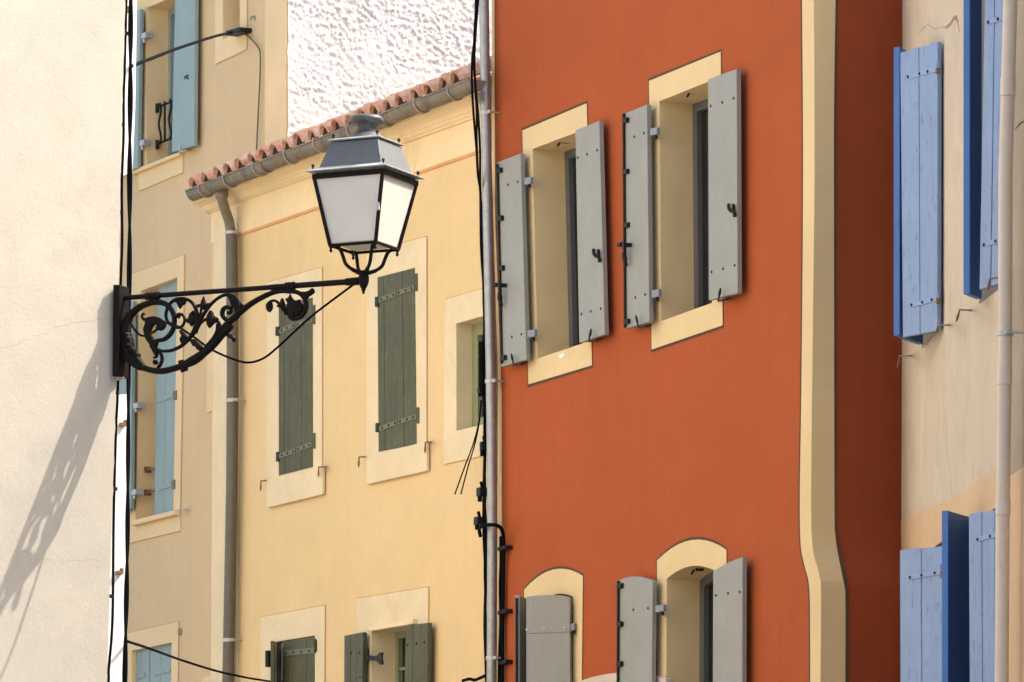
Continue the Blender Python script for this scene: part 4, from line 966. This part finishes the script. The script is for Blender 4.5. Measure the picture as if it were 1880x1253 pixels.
# overhead cable to the slit window, then down the beige wall
far = FB.pt(432, 60, .10); a = FW.pt(226, 124) + Vector((.05, .1, 0))
pts = [a.lerp(far, f) - UP * (.16 * 4 * f * (1 - f)) * 0 for f in (0, .2, .4, .6, .8, 1)]
near = FHp.pt(240, 124); P = []
for x, y, f in ((240, 122, 0), (280, 107, .2), (320, 91.5, .4), (360, 78, .6), (395, 67, .8), (425, 60, 1)):
    Yq = near.y + (far.y - near.y) * f; r = ray(x, y); P.append(CAM + r * Yq)
cable('overhead_cable', P, .011, 'thick black cable slung from the white corner to the narrow window')
mb = MB(); mb.slabpx(FB, [(414, 57), (440, 50), (440, 58), (426, 63), (414, 66)], .11, .0); solo('cable_bracket', mb, M['black'], FB.pt(427, 58), 'black bracket carrying the slung cable below the narrow window', 'bracket', bevel=.004)
cable('wall_cable', [FB.pt(x, y, .03) for x, y in ((432, 58), (448, 62), (462, 73), (473, 86), (477, 95), (478, 120), (476.5, 160), (474, 210), (472, 250), (470, 300))], .007, 'thin cable curving down the beige corner band', mat=M['bpipe'])
# low cable to the bottom
n0 = FHp.pt(236, 1180); f1 = FY.pt(492, 1250, .05); P = []
for x, y, f in ((234, 1178, 0), (280, 1193, .18), (335, 1213, .4), (400, 1233, .65), (450, 1244, .85), (492, 1251, 1), (560, 1262, 1)):
    P.append(CAM + ray(x, y) * (n0.y + (f1.y - n0.y) * f))
cable('overhead_cable', P, .008, 'thin dark cable sagging across the foot of the picture to the yellow house')
# cables beside the zinc pipe
FYv = lambda x, y, v=.05: FY.pt(x, y, v)
tC = [(868, -370), (875, -50), (875, 0), (872, 60), (869.5, 110), (871, 160), (874, 210), (877, 270), (879, 320), (882, 350), (884.5, 400), (886, 460), (888, 520), (889, 560), (889.5, 620), (889, 680), (890.5, 740), (890, 800), (890, 900), (890, 980), (891, 1060), (891.5, 1150), (894, 1253), (895, 1400)]
for i, (dx, ph, r, lb) in enumerate(((-1.8, 0, .0085, 'black cable bundle strand nearest the tiled eave'), (1.6, 1.7, .0085, 'black cable strand pressed against the zinc downpipe'), (0, 3.6, .007, 'thin strand wound between the cables by the zinc downpipe'))):
    cable('wall_cable', [FYv(x + dx * (1.8 if 60 < y < 330 else .8) + 1.5 * math.sin(y * .025 + ph), y, (.37 if y < 230 else max(.06, .37 - (y - 230) * .0022)) + .01 * i) for x, y in tC], r, lb)
for k_, (x0, lb) in enumerate(((846, 'longer of two loose wire ends hanging by the zinc downpipe'), (835, 'loose wire end hanging furthest from the zinc downpipe'))):
    P = [FYv(*p, .12) for p in ((884 + k_ * -1, 735), (880 - k_, 775), (872 - 3 * k_, 815), (860 - 6 * k_, 855), (x0, 908))]
    cable('hanging_wire', P, .005, lb, 'wire', 'loose wires by the downpipe')
for x, y, wpx, hpx, lb in ((886.5, 717, 5, 7, 'black cable clamp where the loose wires begin'), (890, 820, 3.5, 11, 'small black junction box under the loose wires'), (885.5, 904, 6, 11, 'black junction box beside the zinc downpipe, upper of two'), (880.5, 957, 6, 10, 'black junction box beside the zinc downpipe above the curved conduit')):
    c = FYv(x, y, .07); mpx = c.y / FPX; bx = thing('junction_box', lb, 'junction box', c, 'junction boxes by the downpipe')
    mb = MB(); mb.box(c, (FY.t, FY.n, UP), (wpx * mpx / .45 * .6, .035, hpx * mpx * .75)); part('box_body', mb, M['black'], bx, .006)
    mb = MB(); mb.tube([c + UP * hpx * mpx * -1.6 + FY.n * .02, c - UP * hpx * mpx * .8 + FY.n * .02], .016, 8); mb.tube([c + UP * hpx * mpx * .8 + FY.n * .0, c + UP * hpx * mpx * 1.7 - FY.t * .02], .012, 8); part('cable_gland', mb, M['cable'], bx)
mb = MB()
for ph in range(5):
    P = [FYv(884 + 3.4 * math.sin(i * .55 + ph * 1.3), 628 + i * 5.2, .09 + .02 * math.cos(i * .55 + ph * 1.3)) for i in range(20)]; mb.tube(spline(P, 3), .0085, 6)
solo('cable_coil', mb, M['cable'], FYv(884, 680), 'tangled black cable coil above the loose wires', 'cable', G_C)
P = [FYv(882, 985, .09), FYv(880, 972, .13), FYv(886, 966, .20), FYv(900, 964, .22)] + [FO.pt(x, y, v) for x, y, v in ((912, 965, .18), (920, 971, .12), (924, 985, .06), (925, 1010, .04), (924, 1060, .03), (923, 1150, .03), (922, 1253, .03), (922, 1400, .03))]
cable('conduit', P, .0135, 'black conduit looping round the front of the zinc downpipe', 'conduit')
cable('wall_cable', [FO.pt(x, y, .03) for x, y in ((919, 985), (919.5, 1030), (918, 1080), (919, 1140), (917, 1200), (916, 1253), (916, 1400))], .010, 'black cable down the ochre edge stripe of the orange house')
for y in (1005, 1122, 1215):
    mb = MB(); mb.slabpx(FO, [(913, y), (928, y - 4), (928, y + 3), (913, y + 7)], .06, .0); solo('cable_clip', mb, M['black'], FO.pt(920, y), 'black saddle clip on the cables at the orange house edge', 'clip', 'saddle clips at the orange edge', bevel=.004)
P = [FYv(850, 1250, .1), FYv(862, 1247, .12), FYv(872, 1249, .12), FYv(884, 1244, .1), FYv(893, 1240, .08)]
cable('wall_cable', P, .012, 'short knotted cable at the foot of the zinc downpipe')
# downpipes
G_P = 'downpipes'
def downpipe(label, F, tab, half_px, v, mat, clamps, cmat, name='downpipe', joint=()):
    y0 = tab[0][1]; loc = F.pt(tab[-1][0], tab[-1][1], v); loc = Vector((loc.x, loc.y, 0)); t = thing(name, label, 'downpipe', loc, G_P)
    mp = F.pt(tab[1][0], max(0, tab[1][1]), v).y / FPX; r = half_px * mp
    P = [F.pt(x, y, v) for x, y in tab]; last = P[-1]; P.append(Vector((last.x, last.y, .05)))
    mb = MB(); mb.tube(P, r, 24); part('pipe', mb, mat, t)
    for y in clamps:
        c = F.pt(interp(tab, y), y, v); mb = MB(); mb.tube([c - UP * .014, c + UP * .014], r + .006, 24); mb.box(c + F.t * (r + .02) , (F.t, F.n, UP), (.022, .010, .012)); mb.tube([c + F.t * (r + .015), c + F.t * (r + .015) - F.n * (v + .01)], .008, 6)
        part('clamp', mb, cmat, t, .002)
    for y, dr in joint:
        c = F.pt(interp(tab, y), y, v); mb = MB(); mb.tube([c - UP * .05, c + UP * .04, c + UP * .05], [r + dr, r + dr, r + dr * .3], 24); part('socket', mb, mat, t)
    return t
downpipe('round zinc downpipe between the yellow and the orange house', FY, [(884, -370), (888.7, 0), (891.5, 208), (893.5, 300), (899.5, 600), (902, 760), (904, 960), (902.5, 1253)], 9.2, .085, M['zinc'], (208, 701, 1209), M['galv'], joint=((190, .004),))
t = downpipe('round brown downpipe at the left end of the yellow house', FY, [(424.5, 425), (425, 440), (427, 690), (425.5, 900), (420, 1180), (418.5, 1253)], 10.8, .09, M['bpipe'], (736, 1176), M['galv'])
mb = MB(); mb.tube(spline([FY.pt(407, 352, .2), FY.pt(408, 366, .2), FY.pt(413, 385, .16), FY.pt(420, 405, .11), FY.pt(423, 422, .09), FY.pt(424.5, 440, .09)], 6), [.052] * 6 + [.040] * 25, 20); part('swan_neck', mb, M['gutter'], t)
mb = MB(); c = FY.pt(424.5, 428, .09); mb.tube([c - UP * .012, c + UP * .012], .052, 20); mb.tube([c, c - FY.n * .1], .008, 6); part('clamp', mb, M['galv'], t)
mb = MB(); mb.tube([FY.pt(436.5, 440, .02), FY.pt(437.5, 690, .02), FY.pt(434, 1000, .02), FY.pt(430, 1253, .02), FY.pt(428, 1500, .02)], .006, 6); solo('wall_cable', mb, M['ystone'], FY.pt(437, 690), 'pale painted cable along the brown downpipe', 'cable')
downpipe('pale plastic downpipe in front of the blue shutters', FC, [(1858, -540), (1855, 0), (1846, 320), (1845.3, 640), (1844, 700), (1840.5, 1000), (1839, 1253)], 13.1, .16, M['pvc'], (613,), M['galv'], joint=((160, .003), (690, .003), (930, .003)))
# gutter under the tiles
gut = thing('gutter', 'weathered half-round gutter along the tiled eave of the yellow house', 'gutter', FY.pt(600, 262, .24))
gm = MB(); va = .26; rg = .066
za, zb_ = FY.uv(341, 351, va + rg), FY.uv(861, 145.5, va + rg)
A, B = FY.w(za[0], za[1], va), FY.w(zb_[0], zb_[1], va); ad = (B - A).normalized(); nn = 14
def gsec(c, r): return [c + FY.n * (math.cos(math.pi * k / nn) * r) - UP * (math.sin(math.pi * k / nn) * r * 1.15) for k in range(nn + 1)]
nseg = 14
for i in range(nseg):
    c0, c1_ = A.lerp(B, i / nseg), A.lerp(B, (i + 1) / nseg + .002); dz = .004 * math.sin(i * 1.9)
    s0, s1 = gsec(c0 + UP * dz, rg + .002 * (i % 2)), gsec(c1_ + UP * dz, rg + .002 * (i % 2)); i0, i1 = gsec(c0 + UP * dz, rg - .004), gsec(c1_ + UP * dz, rg - .004); m_ = nn + 1
    gm.add(s0 + s1 + i0 + i1, [(j, j + 1, m_ + j + 1, m_ + j) for j in range(nn)] + [(2 * m_ + j + 1, 2 * m_ + j, 3 * m_ + j, 3 * m_ + j + 1) for j in range(nn)] + [(0, m_, 3 * m_, 2 * m_), (nn, 2 * m_ + nn, 3 * m_ + nn, m_ + nn)] + [(j + 1, j, 2 * m_ + j, 2 * m_ + j + 1) for j in range(nn)] + [(m_ + j, m_ + j + 1, 3 * m_ + j + 1, 3 * m_ + j) for j in range(nn)], True)
gm.tube([A + FY.n * rg, B + FY.n * rg], .009, 8)
s0 = gsec(A + ad * .003, rg - .002); gm.add(s0, [tuple(range(nn + 1))]); s1 = gsec(B - ad * .003, rg - .002); gm.add(s1, [tuple(range(nn + 1))])
part('trough', gm, M['gutter'], gut)
for x in (365.5, 410, 464.5, 522, 576, 637, 696, 761, 822):
    c = A.lerp(B, (FY.uv(x, 351 - (x - 345) * .394, va + rg)[0] - za[0]) / (zb_[0] - za[0]))
    mb = MB(); mb.tube([c + UP * .02 + FY.n * (rg + .004)] + gsec(c, rg + .007) + [c - FY.n * (rg + .12) - UP * .03], .008, 6); part('gutter_hook', mb, M['hook'], gut)

# ================================================================== GROUND, SKY, SUN, CAMERA
mb = MB(); mb.quad((-150, -60, 0), (150, -60, 0), (150, 240, 0), (-150, 240, 0)); solo('ground', mb, M['ground'], (0, 0, 0), kind='structure')
SUN_AZ, SUN_EL = math.radians(5), math.radians(51)             # azimuth from +X towards +Y
sd = Vector((math.cos(SUN_EL) * math.cos(SUN_AZ), math.cos(SUN_EL) * math.sin(SUN_AZ), math.sin(SUN_EL)))
sl = bpy.data.lights.new('sun', 'SUN'); sl.energy = 2.5; sl.angle = math.radians(.53); sl.color = (1, .935, .82)
so = bpy.data.objects.new('sun', sl); COL.objects.link(so); so.rotation_euler = (-sd).to_track_quat('-Z', 'Y').to_euler(); so.location = (20, 10, 30)
w = bpy.data.worlds.new('World'); SC.world = w; w.use_nodes = True; nt = w.node_tree
sky = nt.nodes.new('ShaderNodeTexSky'); sky.sky_type = 'NISHITA'; sky.sun_disc = False; sky.sun_elevation = SUN_EL; sky.sun_rotation = math.atan2(sd.x, sd.y)
sky.air_density = 1.0; sky.dust_density = 4.0; sky.ozone_density = .5
bg = nt.nodes['Background']; nt.links.new(sky.outputs[0], bg.inputs[0]); bg.inputs[1].default_value = .15
cam = bpy.data.cameras.new('camera'); co = bpy.data.objects.new('camera', cam); COL.objects.link(co); SC.camera = co
co.location = CAM; co.rotation_euler = (math.radians(90), 0, 0)
cam.sensor_fit = 'HORIZONTAL'; cam.sensor_width = 36; cam.lens = FPX / 1880 * 36; cam.shift_y = (YH - 626.5) / 1880; cam.clip_end = 1000
cam.dof.use_dof = True; cam.dof.focus_distance = 28.0; cam.dof.aperture_fstop = 22
vs = SC.view_settings; vs.view_transform = 'Standard'; vs.look = 'None'; vs.exposure = 1.66; vs.gamma = 1
SC.cycles.use_denoising = True; SC.cycles.max_bounces = 10; SC.cycles.diffuse_bounces = 6
